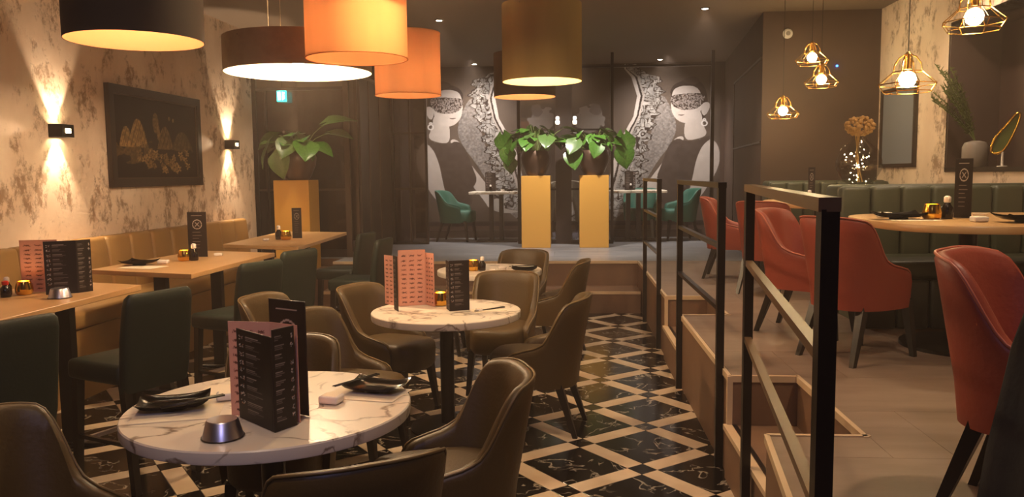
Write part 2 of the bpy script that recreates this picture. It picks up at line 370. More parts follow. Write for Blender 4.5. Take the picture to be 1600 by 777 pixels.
# walls
def wallx(y): return -4.05+.025*(y-7)
bm = B(); prism(bm, [(wallx(-1.5), -1.5), (wallx(9.95), 9.95), (wallx(9.95)-.2, 9.95), (wallx(-1.5)-.2, -1.5)], 0, ZC); struct('wall_left', bm, K['plaster'])
struct('wall_far_left', box(B(), -4.6, -2.6, 13.2, 13.4, 0, ZC), K['dark_wall'])
struct('wall_left_return', box(B(), -4.7, -4.5, 9.95, 13.4, 0, ZC), K['dark_wall'])
struct('wall_back', box(B(), -2.7, 2.8, 13.56, 13.76, ZP, ZC), K['dark_wall'])
struct('baseboard_back', box(B(), -2.6, 2.2, 13.50, 13.56, ZP, ZP+.13), K['frame_dark'])
struct('wall_alcove', box(B(), -2.72, -2.62, 12.36, 13.56, ZP, ZC), K['slate'])
struct('wall_return', prism(B(), [(2.2, 9.45), (2.56, 13.56), (2.8, 13.56), (2.45, 9.45)], ZP, ZC), K['dark_wall'])
struct('wall_booth', box(B(), 2.45, 3.8, 9.45, 9.65, ZP, ZC), K['dark_wall'])
def ret(y): return 2.2+.36*(y-9.45)/4.11
for y0, y1, z0, z1 in ((9.5, 12.2, 2.9, 2.93), (9.5, 12.2, 1.95, 1.97), (12.17, 12.2, ZP, 2.93)):
    struct('trim_1', prism(B(), [(ret(y0)-.012, y0), (ret(y1)-.012, y1), (ret(y1)+.01, y1), (ret(y0)+.01, y0)], z0, z1), K['brown_metal'])
# right side wall with the deep niche (opening y 4.2-7.78, z 1.64-2.93)
bm = B(); X = 3.5
box(bm, X, X+.2, -1.5, 9.45, ZP, 1.63); box(bm, X, X+.2, -1.5, 9.45, 2.93, ZC); box(bm, X, X+.2, 7.78, 9.45, 1.63, 2.93); box(bm, X, X+.2, -1.5, 3.9, 1.63, 2.93)
struct('wall_right', bm, K['plaster'])
nic = struct('wall_niche', box(B(), X+.45, X+.5, 3.9, 7.78, 1.6, 2.96), K['dark_wall'])
struct('niche_shelf', box(B(), X-.01, X+.45, 3.9, 7.78, 1.60, 1.64), K['frame_dark'], nic)
struct('niche_head', box(B(), X, X+.45, 3.9, 7.78, 2.93, 2.96), K['dark_wall'], nic)
struct('niche_cheek', box(B(), X, X+.45, 7.76, 7.80, 1.64, 2.93), K['dark_wall'], nic)
struct('niche_cheek', box(B(), X, X+.45, 3.88, 3.92, 1.64, 2.93), K['dark_wall'], nic)
struct('wall_behind', box(B(), -4.6, 3.8, -1.7, -1.5, 0, ZC), K['dark_wall'])
ceil = struct('ceiling', box(B(), -4.9, 4.2, -1.7, 14.0, ZC, ZC+.1), K['ceiling'])

# steel framed glass partitions
def frame_partition(name, nm_bars, panes, label_kind='structure'):
    o = bpy.data.objects.new(name, None); C.objects.link(o); o['kind'] = 'structure'
    for (n_, x0, x1, y0, y1, z0, z1, m) in nm_bars: obj(n_, box(B(), x0, x1, y0, y1, z0, z1), K[m], o)
    for (x0, x1, y0, y1, z0, z1, m) in panes: obj('pane', box(B(), x0, x1, y0, y1, z0, z1), K[m], o)
    return o
Y1 = 10.4
frame_partition('window_1', [('frame_post', -4.17, -4.09, Y1-.03, Y1+.03, ZP, ZC, 'black_metal'), ('frame_post', -3.98, -3.955, Y1-.02, Y1+.02, ZP, 2.75, 'black_metal'),
    ('frame_post', -2.93, -2.86, Y1-.03, Y1+.03, ZP, ZC, 'brown_metal'), ('frame_post', -2.80, -2.76, Y1+.02, Y1+.06, ZP, ZC, 'brown_metal'), ('frame_rail', -4.1, -2.9, Y1-.02, Y1+.02, 2.74, 2.78, 'black_metal'),
    ('frame_rail', -4.1, -2.9, Y1-.015, Y1+.015, 1.43, 1.46, 'brown_metal'), ('frame_rail', -4.1, -2.9, Y1-.02, Y1+.02, ZP, ZP+.1, 'black_metal')],
    [(-4.09, -2.93, Y1-.004, Y1+.004, ZP+.1, 1.43, 'tint'), (-4.09, -2.93, Y1-.004, Y1+.004, 1.46, 2.74, 'tint')])
bm = B()
frame_partition('window_2', [('frame_post', -2.78, -2.72, 10.9, 10.96, ZP, ZC, 'brown_metal'), ('frame_post', -2.78, -2.72, 11.5, 11.56, ZP, 2.9, 'brown_metal'), ('door_leaf', -2.77, -2.73, 10.96, 11.5, ZP+.05, 2.9, 'frame_dark'),
    ('door_leaf', -2.77, -2.73, 11.56, 12.25, ZP+.05, 2.9, 'frame_dark'), ('frame_rail', -2.79, -2.71, 10.46, 12.3, 2.9, 2.95, 'brown_metal'), ('door_leaf', -2.77, -2.73, 10.46, 10.9, ZP, 2.9, 'frame_dark')], [])
Y2 = 12.3
bars = []
for x, wd, m in ((-2.72, .05, 'black_metal'), (-2.19, .035, 'black_metal'), (-.76, .05, 'black_metal'), (-.08, .24, 'frame_dark'), (.65, .045, 'black_metal'), (2.14, .05, 'black_metal')):
    bars.append(('frame_post', x-wd/2, x+wd/2, Y2-.025, Y2+.025, ZP, ZC, m))
bars += [('frame_post', -2.46, -2.43, Y2-.02, Y2+.02, ZP, ZC, 'brown_metal'), ('frame_rail', -2.7, -2.2, Y2-.02, Y2+.02, ZP, ZP+.04, 'black_metal'), ('frame_rail', -2.7, -2.2, Y2-.015, Y2+.015, 1.40, 1.43, 'brown_metal'), ('frame_rail', -2.7, -2.2, Y2-.015, Y2+.015, 2.25, 2.28, 'brown_metal'),
    ('frame_rail', -.74, -.2, Y2-.02, Y2+.02, 1.37, 1.40, 'black_metal'), ('frame_rail', .04, .63, Y2-.02, Y2+.02, 1.37, 1.40, 'black_metal'), ('frame_rail', .04, .63, Y2-.02, Y2+.02, 2.27, 2.295, 'black_metal'), ('frame_rail', -.74, -.2, Y2-.02, Y2+.02, 2.27, 2.295, 'black_metal'),
    ('frame_rail', -.74, .63, Y2-.02, Y2+.02, ZP, ZP+.06, 'black_metal'), ('frame_rail', -.74, .63, Y2-.02, Y2+.02, 3.2, 3.23, 'black_metal'), ('frame_rail', .67, 2.12, Y2-.02, Y2+.02, 3.2, 3.23, 'black_metal')]
frame_partition('window_3', bars, [(-2.69, -2.2, Y2-.004, Y2+.004, ZP+.04, 3.2, 'tint'), (-.73, -.21, Y2-.004, Y2+.004, ZP+.06, 3.2, 'clear'), (.05, .62, Y2-.004, Y2+.004, ZP+.06, 3.2, 'clear')])

# ------------------------------------------------------------------ mural (drawn in units of the photograph, 650-1125 across, 100-376 down)
def mural_img(nx=720, ny=410):
    PX, PY = np.meshgrid(np.linspace(648, 1127, nx), np.linspace(96, 372, ny))
    img = np.zeros((ny, nx, 3)); n1 = vnoise(ny, nx, 4, 1); n2 = vnoise(ny, nx, 9, 2); n3 = vnoise(ny, nx, 30, 3); nf = vnoise(ny, nx, 2, 4)
    img[:] = hexc('51463e')+(n3[..., None]-.5)*.05
    # textured ground between frame and women
    def half(poly_fn, mir):
        f_ = (lambda p: [(1776-x, y) for x, y in p]) if mir else (lambda p: p)
        return [smooth_poly(f_(p)) for p in poly_fn]
    for mir in (False, True):
        sx = (1776-PX) if mir else PX
        ground = (sx > 1000) & (sx < 1068) & (PY > 165) & (sx > 985+((PY-165)*-.15)) 
        g = pmask(sx, PY, smooth_poly([(1042, 150), (1062, 200), (1052, 232), (1030, 262), (1010, 300), (985, 345), (950, 372), (900, 372), (960, 330), (1000, 270), (1022, 215), (1030, 150)]))
        tex = .38+.14*n1+.10*(nf-.5)
        img[g] = (tex[..., None]*np.array([1, .95, .92]))[g]
        # lower sweep of pale drapery and dark floor
        img[pmask(sx, PY, smooth_poly([(888, 372), (888, 330), (940, 318), (1000, 322), (1020, 335), (990, 352), (950, 345), (905, 350)]))] = hexc('a29a92')
        # blurred reflected heads inside the frame
        r = np.hypot((sx-926)/26, (PY-190)/30); img[(r+.35*(n2-.5)) < .8] = hexc('a39992')
        r = np.hypot((sx-934)/9, (PY-172)/10); img[(r+.35*(n2-.5)) < 1] = hexc('7b716b')
        # ornate frame band
        cy = np.clip((PY-100)/272, 0, 1)
        cxs = np.interp(PY, [104, 118, 150, 185, 215, 245, 280, 310, 335, 372], [990, 1012, 1020, 1012, 1000, 990, 985, 978, 955, 900])
        hw = np.interp(PY, [104, 118, 150, 185, 215, 245, 280, 310, 335, 372], [10, 20, 19, 17, 20, 22, 24, 26, 30, 40])
        edge = (sx-cxs)/hw
        lobes = 1+.22*np.sin(PY*.32)*(edge > 0)+.1*np.sin(PY*.7+1)*(edge > 0)
        band = np.abs(edge) < lobes
        na = vnoise(ny, nx, 11, 31); nb = vnoise(ny, nx, 7, 32); dark = (np.abs(na-.5) < .055) | (np.abs(nb-.45) < .05) | ((np.abs(na*3 % 1-.5) < .10) & (nb > .5))
        col = np.where(dark[..., None], hexc('2c2421'), (.42+.26*n2[..., None])*np.array([1, .97, .94]))
        img[band] = col[band]
        rim = band & (np.abs(edge) > lobes-.12); img[rim] = hexc('241d1b')
        for off, wd, c_ in ((-.98, .14, 'b8aea7'), (-.74, .06, '2a2220'), (-.58, .07, 'a0968f')):
            img[np.abs(edge-off) < wd] = hexc(c_)
    def woman(P, shift=0, mir=None, hatless=False):
        def q(p): return [((mir-x) if mir else x, y) for x, y in p]
        def fill(p, c_, it=2, tex=.03, ad=0):
            m = pmask(PX, PY, smooth_poly(q(p), it)); base = hexc(c_) if isinstance(c_, str) else c_
            img[m] = (base+(n2[..., None]-.5)*tex)[m]; return m
        skin = 'b1a69e'
        fill([(1048, 150), (1052, 134), (1066, 126), (1088, 122), (1102, 134), (1108, 160), (1104, 190), (1092, 205), (1070, 190)], '2d2421')          # hair
        fill([(1066, 126), (1076, 120), (1090, 118), (1096, 128), (1084, 134)], '40342f', 1)
        fill([(1072, 192), (1071, 226), (1088, 226), (1108, 218), (1100, 200), (1097, 176), (1084, 180)], skin)                                           # neck
        fill([(1052, 148), (1056, 138), (1072, 133), (1090, 136), (1098, 150), (1097, 180), (1088, 194), (1074, 198), (1062, 194), (1053, 182), (1050, 165)], 'b5aaa2')   # face
        fill([(1096, 170), (1100, 163), (1108, 162), (1111, 168), (1108, 178), (1102, 186), (1098, 182)], skin)
        m = pmask(PX, PY, smooth_poly(q([(1049, 150), (1066, 148), (1092, 146), (1103, 150), (1100, 162), (1094, 172), (1078, 176), (1062, 174), (1051, 166)]), 2))
        lace = np.abs(vnoise(ny, nx, 3, 12)-.5) < .16
        img[m & lace] = hexc('2b2321'); img[m & ~lace] = hexc('8c817b')
        fill([(1060, 183.4), (1067, 182.2), (1073, 183), (1067, 185)], '6a5a55', 1)
        for (ex_, ey_, r_) in ((1102, 192, 1.6), (1102, 198, 4.2)):
            d = np.hypot(PX-((mir-ex_) if mir else ex_), PY-ey_); img[np.abs(d-r_) < 1.1] = hexc('cfc8c2')
        fill([(1068, 218), (1056, 224), (1048, 240), (1040, 262), (1026, 282), (1010, 305), (1000, 335), (1008, 345), (1022, 322), (1038, 300), (1048, 270), (1058, 240), (1072, 226)], 'b5aaa2')   # inner arm
        fill([(1088, 226), (1110, 222), (1122, 232), (1127, 250), (1125, 272), (1112, 300), (1096, 326), (1078, 346), (1066, 348), (1072, 330), (1082, 300), (1086, 270), (1090, 245)], 'b5aaa2')  # outer arm
        fill([(1062, 222), (1072, 228), (1090, 228), (1108, 219), (1116, 222), (1100, 234), (1090, 260), (1085, 290), (1080, 315), (1066, 338), (1036, 338), (1040, 310), (1028, 292), (1036, 270), (1042, 250), (1050, 230)], '413732', 2, .05)  # dress
    woman(None); woman(None, mir=1776)
    # left figure stands a touch further in: same drawing mirrored; dark base strip
    img[PY > 364] = hexc('2a2321')
    return img
mur = thing('wall_mural', 'black and white mural of two mirrored masked women with an ornate frame', 'mural', (-.054, 13.555, .75))
print_grid('printed_face', 5.1, 2.66, mural_img(), mur, PRW)
obj('mural_board', box(B(), -2.55, 2.55, .0005, .005, 0, 2.66), K['frame_dark'], mur)

# ------------------------------------------------------------------ railings
def railing(label, p, q, posts_px=.04, rail='black_metal'):
    t = thing('guard_railing', label, 'railing', (p[0], p[1], 0), group=None)
    d = Vector((q[0]-p[0], q[1]-p[1], 0))
    for e in (Vector((0, 0, 0)), d): obj('post', bar(B(), e, e+Vector((0, 0, 1.54)), posts_px), K['black_metal'], t)
    obj('top_rail', bar(B(), Vector((0, 0, 1.55))-d.normalized()*.02, d+d.normalized()*.02+Vector((0, 0, 1.55)), .045, .03), K[rail], t)
    n = d.normalized()*.022
    for z in (1.22, .88): obj('middle_rail', bar(B(), n+Vector((0, 0, z)), d-n+Vector((0, 0, z)), .03, .025), K[rail], t)
    return t
railing('black steel guard railing farthest away, beside the stage steps', (.817, 8.73), (.817, 7.375))
railing('black steel guard railing between the two stair notches', (.817, 5.995), (.817, 4.38))
railing('large black steel guard railing nearest the viewer', (.79, 3.585), (.545, 1.735), .038, 'lit_rail')

# ================================================================== SEATING
def sgp(v_, e): return math.copysign(abs(v_)**e, v_)
def smst(a, b, x): t = max(0, min(1, (x-a)/(b-a))); return t*t*(3-2*t)
def tub_chair(name, label, lm, pm, group, htop=.86, harm=.54, wd=.25, cat='chair', flat=.40, legm='dark_wood'):
    t = thing(name, label, cat, group=group)
    bm = B(); rings = []; ridge = []; NU = 44; PH = math.radians(112); b_ = .285
    for k in range(NU+1):
        ph = -PH+2*PH*k/NU; s = abs(ph)/PH
        top = htop-(htop-harm)*(.68*smst(flat, flat+.30, s)+.32*smst(flat+.1, .95, s))-.05*smst(.93, 1, s)-.02*min(1, s/flat)**3
        cx, cy = wd*sgp(math.sin(ph), 2/2.7), -b_*sgp(math.cos(ph), 2/2.7)
        nx_, ny_ = math.sin(ph)*.9, -math.cos(ph); l = math.hypot(nx_, ny_); nx_ /= l; ny_ /= l
        def P(z, o):
            lean = .17*max(0, z-.42)*max(0, math.cos(ph))**.7+.05*max(0, z-.42)*abs(math.sin(ph))
            tuck = -.10*max(0, .42-z)
            th = o*(1-.25*smst(.4, htop, z))
            return (cx+nx_*(lean+tuck-th), cy+ny_*(lean+tuck-th), z)
        TH = .062; r = []
        for q in range(9): r.append(P(.30+(top-.02-.30)*q/8, 0))
        r.append(P(top-.005, .012)); r.append(P(top, TH*.5)); ridge.append(P(top-.002, .008)); r.append(P(top-.005, TH-.012))
        for q in range(8): r.append(P(top-.02+(.36-top+.02)*q/7, TH))
        rings.append(r)
    loft(bm, rings); obj('backrest', bm, lm, t, smooth=50)
    bm = B(); tube(bm, ridge, .005, 6); obj('piping', bm, pm, t, smooth='all')
    # seat cushion
    bm = B(); rr = []
    for z, k in ((.31, .90), (.34, .985), (.44, 1), (.475, .985), (.492, .93), (.5, .8)):
        rr.append([((wd-.045)*k*sgp(math.cos(2*PI*i/36), 2/3.4), .02+.265*k*sgp(math.sin(2*PI*i/36), 2/3.4), z) for i in range(36)])
    loft(bm, rr); obj('seat', bm, lm, t, smooth=50)
    for sx in (-1, 1):
        obj('leg', taper(B(), (sx*(wd-.08), .19, .33), (sx*(wd-.055), .235, 0), .05, .028), K[legm], t)
        obj('leg', taper(B(), (sx*(wd-.08), -.18, .33), (sx*(wd-.05), -.29, 0), .05, .028), K[legm], t)
    return t
def rot(face): return math.atan2(-face[0], face[1])
brown0 = tub_chair('tub_chair', '', K['brown_leather'], K['brown_pipe'], None)
first = [True]
def place(src, x, y, face, label, z=0, group=None, sc=1):
    key = src.name
    if key not in used: used.add(key); r = src; r.location = (x, y, z); r.rotation_euler = (0, 0, rot(face)); r['label'] = label
    else: r = dup(src, (x, y, z), rot(face), label)
    if group: r['group'] = group
    if sc != 1: r.scale = (sc,)*3
    return r
used = set()
G1 = 'brown tub chairs round the marble tables'
place(brown0, -.50, 3.02, (-.92, -.30), 'brown leather tub chair tucked in at the right of the nearest marble table', group=G1)
place(brown0, -.70, 2.33, (-.50, .86), 'brown leather tub chair at bottom centre with its back to the viewer', group=G1)
place(brown0, -1.64, 2.34, (.93, -.15), 'brown leather tub chair in the bottom left corner', group=G1)
place(brown0, -1.30, 3.42, (.2, -1), 'brown leather tub chair behind the nearest marble table, half hidden by its tall menus', group=G1)
place(brown0, -1.22, 4.35, (1, -.25), 'brown leather tub chair facing right, second back behind the nearest marble table', group=G1)
place(brown0, -1.72, 4.95, (1, -.2), 'brown leather tub chair deepest behind the nearest marble table, only its rim showing', group=G1)
place(brown0, -.22, 5.06, (-.98, .17), 'brown leather tub chair at the right of the middle marble table, seen in profile', group=G1)
place(brown0, -1.22, 5.38, (.93, -.36), 'brown leather tub chair at the left of the middle marble table', group=G1)
place(brown0, -.52, 5.95, (-.15, -1), 'brown leather tub chair between the middle and the farthest marble table', group=G1)
place(brown0, -.17, 7.12, (-.99, .1), 'brown leather tub chair at the right of the farthest marble table', group=G1)
place(brown0, -.50, 7.78, (-.2, -1), 'brown leather tub chair behind the farthest marble table, facing the viewer', group=G1)
place(brown0, -1.22, 7.2, (1, 0), 'brown leather tub chair at the left of the farthest marble table', group=G1)

red0 = tub_chair('red_tub_chair', '', K['red_leather'], K['red_pipe'], None, .82, .54, .235)
G2 = 'red tub chairs on the raised floor'
place(red0, 1.46, 2.42, (.72, -.66), 'red leather tub chair nearest the viewer at the right edge', ZP, G2)
place(red0, 1.68, 4.72, (.84, .54), 'red leather tub chair showing its broad back, at the oval table behind the nearest railing', ZP, G2)
place(red0, 1.60, 5.42, (.80, -.60), 'red leather tub chair between the nearest railing post and the railing corner, facing right', ZP, G2)
place(red0, 1.80, 7.25, (.60, .80), 'red leather tub chair in front of the far booth table', ZP, G2)
place(red0, 1.68, 8.25, (.95, -.3), 'red leather tub chair farthest back on the raised floor', ZP, G2)

green0 = tub_chair('green_tub_chair', '', K['teal_leather'], K['teal_leather'], None, .82, .60, .27, flat=.42)
place(green0, -1.80, 12.9, (.97, -.2), 'green velvet tub chair at the left table in front of the mural', ZP)
place(green0, 1.72, 12.9, (-.97, -.2), 'green velvet tub chair nearest the corner at the right table in front of the mural', ZP)
place(green0, 1.16, 13.20, (-.15, -1), 'green velvet tub chair between mural and right table, its rounded back behind the railing', ZP)
cream0 = tub_chair('cream_tub_chair', '', K['cream_leather'], K['cream_leather'], None, .96, .8, .30, flat=.5)
place(cream0, -.48, 12.95, (-1, -.1), 'cream tub chair behind the left of the two middle pedestals', ZP)
place(cream0, .38, 12.95, (1, -.1), 'cream tub chair behind the right of the two middle pedestals', ZP)

# green counter stools
def stool():
    t = thing('counter_stool', '', 'stool')
    obj('seat', rbox(-.21, .21, -.17, .25, .56, .67, .03, 3), K['green_leather'], t, smooth=60)
    bm = B(); rings = []
    for z, y, w_, h in ((.52, -.17, .20, .032), (.60, -.185, .205, .036), (.80, -.205, .208, .036), (.97, -.232, .205, .034), (1.015, -.24, .198, .030), (1.035, -.242, .18, .016)):
        rings.append([(w_*sgp(math.cos(a), .25), y+h*sgp(math.sin(a), .55), z) for a in [2*PI*i/32 for i in range(32)]])
    loft(bm, rings); obj('backrest', bm, K['green_leather'], t, smooth=50)
    for sx in (-1, 1):
        obj('leg', taper(B(), (sx*.175, .20, .57), (sx*.19, .225, 0), .045, .035), K['dark_wood'], t)
        obj('leg', taper(B(), (sx*.175, -.17, .57), (sx*.19, -.235, 0), .045, .035), K['dark_wood'], t)
        obj('stretcher', bar(B(), (sx*.183, .21, .25), (sx*.183, -.2, .25), .02), K['dark_wood'], t)
    obj('footrest', bar(B(), (-.183, .212, .22), (.183, .212, .22), .022), K['steel'], t)
    return t
st = stool(); F_ = (-.92, .39)
place(st, -2.56, 3.26, F_, 'dark green leather counter stool nearest the viewer at the left edge')
place(st, -2.36, 4.10, F_, 'dark green leather counter stool beside the front left oak table, second from the viewer')
place(st, -2.36, 5.50, F_, 'dark green leather counter stool at the near end of the middle oak table')
place(st, -2.38, 6.36, F_, 'dark green leather counter stool at the far end of the middle oak table')
place(st, -1.96, 7.38, (-1, .12), 'dark green leather counter stool at the far oak table, in profile nearest the aisle')
place(st, -2.32, 8.16, (-.98, .18), 'dark green leather counter stool at the far oak table, farthest from the viewer')

# banquette along the left wall
def banquette():
    ang = math.atan(-.025)
    t = thing('banquette', 'long tan leather banquette with stitched back panels along the plaster wall', 'banquette', (wallx(1.6), 1.6, 0), ang)
    L = 7.75
    obj('base', box(B(), .02, .52, 0, L, 0, .52), K['tan_leather'], t)
    obj('seat', rbox(.02, .55, 0, L, .52, .66, .04, 3), K['tan_leather'], t, smooth=60)
    n = 22; wd = L/n
    bm = rbox(.02, .20, .004, wd-.004, .60, 1.13, .03, 3)
    for v_ in bm.verts: v_.co.x -= .10*(v_.co.z-.6)*(v_.co.x > .1)
    p0 = obj('back_panel', bm, K['tan_leather'], t, smooth=60)
    for k in range(1, n):
        c = p0.copy(); C.objects.link(c); c.parent = t; c.location = (0, wd*k, 0)
banquette()

# ------------------------------------------------------------------ oak tables (left row), given by their corners
def oak_table(pts, label, cols, z=.95):
    cx = sum(p[0] for p in pts)/4; cy = sum(p[1] for p in pts)/4
    t = thing('oak_table', label, 'table', (cx, cy, 0), group='oak tables along the banquette')
    bm = prism(B(), [(x-cx, y-cy) for x, y in pts], z-.035, z); bmesh.ops.bevel(bm, geom=list(bm.edges), offset=.003, segments=1, affect='EDGES'); obj('tabletop', bm, K['oak'], t)
    for (x, y) in cols:
        obj('column', box(B(), x-cx-.045, x-cx+.045, y-cy-.03, y-cy+.03, .02, z-.035), K['black_metal'], t)
        obj('base_plate', rbox(x-cx-.22, x-cx+.22, y-cy-.05, y-cy+.05, 0, .02, .004, 1), K['black_metal'], t)
    return t
oak_table([(-3.54, 5.66), (-2.63, 5.38), (-2.60, 6.90), (-3.42, 7.15)], 'oak topped table in the middle of the left row', [(-3.06, 5.78), (-3.0, 6.6)])
oak_table([(-3.47, 7.80), (-2.575, 7.45), (-2.66, 9.42), (-3.52, 9.62)], 'oak topped table farthest back in the left row, before the gold pedestal', [(-3.06, 7.95), (-3.06, 9.1)])
oak_table([(-3.5, 3.42), (-2.74, 3.22), (-2.695, 4.84), (-3.38, 5.04)], 'oak topped table nearest the viewer in the left row', [(-3.1, 3.6), (-3.05, 4.6)])

# round marble tables
def marble_table(x, y, r, label, z=.76):
    t = thing('marble_table', label, 'table', (x, y, 0), group='round marble tables')
    obj('tabletop', lathe(B(), [(r-.012, z-.048), (r-.002, z-.044), (r, z-.038), (r, z-.005), (r-.004, z)], 72), K['white_marble'], t, smooth=35)
    obj('column', lathe(B(), [(.045, .02), (.045, z-.05)], 20), K['black_metal'], t, smooth=40)
    obj('top_plate', lathe(B(), [(.16, z-.055), (.16, z-.042)], 20), K['black_metal'], t)
    obj('base_plate', lathe(B(), [(.24, 0), (.24, .012), (.06, .03)], 36), K['black_metal'], t, smooth=30)
    return t
marble_table(-1.13, 2.90, .525, 'round white marble table nearest the viewer, bearing tall black menus')
marble_table(-.785, 5.02, .475, 'round white marble table in the middle, bearing pink menus')
marble_table(-.725, 7.22, .475, 'round white marble table farthest back, by the stage steps')

# raised floor tables and benches
def oval(cx, cy, a, b, e, z0, z1, n=56):
    return loft(B(), [[(cx+a*k*sgp(math.cos(2*PI*i/n), e), cy+b*k*sgp(math.sin(2*PI*i/n), e), z) for i in range(n)] for z, k in ((z0, .995), (z0+.006, 1), (z1-.006, 1), (z1, .995))])
t = thing('oval_table', 'large oval oak table in front of the green booth at the right', 'table', (2.62, 4.98, ZP))
obj('tabletop', oval(0, 0, .84, .74, .62, .735, .775), K['oak'], t, smooth=40)
obj('column', lathe(B(), [(.05, .03), (.05, .735)], 20, (-.23, 0, 0)), K['black_metal'], t, smooth=40)
obj('base_plate', lathe(B(), [(.36, 0), (.36, .02), (.07, .04)], 40, (-.23, 0, 0)), K['black_metal'], t, smooth=30)
t = thing('oval_table', 'oak table of the far booth, partly behind the red chairs', 'table', (2.42, 7.98, ZP))
obj('tabletop', oval(0, 0, .46, .80, .7, .735, .775), K['oak'], t, smooth=40)
obj('column', lathe(B(), [(.05, .03), (.05, .735)], 20), K['black_metal'], t, smooth=40)
obj('base_plate', lathe(B(), [(.3, 0), (.3, .02), (.07, .04)], 40), K['black_metal'], t, smooth=30)
def booth(label, x0, x1, y, n, sx=1):
    t = thing('booth_bench', label, 'bench', (x0, y, ZP), group='green booth benches')
    W = x1-x0
    obj('base', box(B(), .03, W, -.55, 0, .0, .33), K['bench_green'], t)
    obj('seat', rbox(0, W, -.60, .04, .33, .46, .04, 3), K['bench_green'], t, smooth=60)
    obj('back_frame', rbox(0, W, .0, .30, .0, .965, .035, 3), K['bench_green'], t, smooth=60)
    w0 = W/n
    bm = rbox(.003, w0-.003, -.09, .02, .44, .955, .03, 3); p0 = obj('back_panel', bm, K['bench_green'], t, smooth=60)
    for k in range(1, n):
        c = p0.copy(); C.objects.link(c); c.parent = t; c.location = (w0*k, 0, 0)
    bm = rbox(.005, w0-.003, -.055, 0, .0, .33, .02, 2); p1 = obj('front_panel', bm, K['bench_green'], t, smooth=60); p1.location = (0, -.55, 0)
    for k in range(1, n):
        c = p1.copy(); C.objects.link(c); c.parent = t; c.location = (w0*k, -.55, 0)
booth('green leather booth bench with upright channels behind the oval table', 1.99, 3.49, 6.12, 7)
booth('green leather booth bench against the dark wall, behind the far oak table', 2.21, 3.49, 9.13, 7)

# small tables in the mural room
for sx, lab in ((-1, 'small white topped table at the left in front of the mural'), (1, 'small white topped table at the right in front of the mural')):
    t = thing('cafe_table', lab, 'table', (sx*1.12 if sx < 0 else 1.06, 12.85, ZP))
    obj('tabletop', rbox(-.45, .45, -.35, .35, .76, .80, .008, 2), K['white_marble'], t)
    obj('column', box(B(), -.16, -.09, -.04, .04, .02, .76), K['black_metal'], t); obj('column', box(B(), .0, .07, -.04, .04, .02, .76), K['black_metal'], t)
    obj('base_plate', box(B(), -.35, .3, -.25, .25, 0, .02), K['black_metal'], t)

# ================================================================== PLANTS AND PEDESTALS
def pedestal(label, x0, x1, y0, y1, z0, z1, grp=None):
    o = rbox(-(x1-x0)/2, (x1-x0)/2, -(y1-y0)/2, (y1-y0)/2, 0, z1-z0, .004, 1)
    o = obj('plant_pedestal', o, K['gold_box']); o.location = ((x0+x1)/2, (y0+y1)/2, z0); tag(o, label, 'pedestal', grp)
pedestal('ochre plinth standing left, behind the far oak table', -3.68, -3.23, 9.8, 10.2, .44, 1.575)
pedestal('ochre plinth left of the pair in the middle of the stage', -.69, -.27, 11.6, 12.0, ZP, 1.595)
pedestal('ochre plinth right of the pair in the middle of the stage', .15, .57, 11.6, 12.0, ZP, 1.595)
def leafmesh(kind):
    bm = B(); n = 9; L = 1.0
    prof = [(0, .10), (.08, .36), (.2, .47), (.38, .48), (.55, .42), (.7, .32), (.85, .17), (.95, .07), (1, .0)]
    cols = []
    for i, (y, w_) in enumerate(prof):
        y2 = y; droop = -.28*y*y
        back = -.14 if i == 0 else 0
        cols.append([bm.verts.new((-w_, y2+back-(.10 if i == 0 else .0), droop+.10*w_*2)), bm.verts.new((-w_*.5, y2, droop+.045)), bm.verts.new((0, y2, droop)), bm.verts.new((w_*.5, y2, droop+.045)), bm.verts.new((w_, y2+back-(.10 if i == 0 else .0), droop+.10*w_*2))])
    for a, b in zip(cols, cols[1:]):
        for k in range(4): bm.faces.new((a[k], a[k+1], b[k+1], b[k]))
    me = bpy.data.meshes.new('leaf'); bmesh.ops.recalc_face_normals(bm, faces=bm.faces); bm.to_mesh(me); bm.free()
    me.polygons.foreach_set('use_smooth', [True]*len(me.polygons)); me.materials.append(K[kind]); return me
LM = {k: leafmesh(k) for k in ('leaf', 'leaf_dark')}
def plant(label, x, y, z, specs, seed, potr=.21, poth=.36, leafk='leaf'):
    t = thing('potted_plant', label, 'plant', (x, y, z)); r = random.Random(seed)
    obj('pot', lathe(B(), [(potr*.55, 0), (potr*.72, poth*.15), (potr*.95, poth*.5), (potr, poth*.75), (potr*.9, poth*.97), (potr*.86, poth), (potr*.8, poth*.97), (potr*.8, poth*.85)], 32), K['pot'], t, smooth=50)
    obj('soil', lathe(B(), [(potr*.8, poth*.82), (potr*.8, poth*.86)], 20), K['soil'], t)
    bm = B()
    for (dx, dy, dz, s, az, tilt) in specs:
        end = Vector((dx, dy, dz)); st_ = Vector((dx*.15, dy*.15, poth*.85)); mid = (st_+end)/2+Vector((0, 0, .07)); tube(bm, [st_, (st_+mid)/2+Vector((0, 0, .02)), mid, (mid+end)/2+Vector((0, 0, .01)), end], .005, 5)
        o = bpy.data.objects.new('leaf', LM[leafk if r.random() < .7 else ('leaf_dark' if leafk == 'leaf' else 'leaf')]); C.objects.link(o); o.parent = t
        o.location = end; o.scale = (s, s, s); o.rotation_euler = (tilt, r.uniform(-.35, .35), az)
    obj('stems', bm, K['stem'], t, smooth='all', kind='stuff')
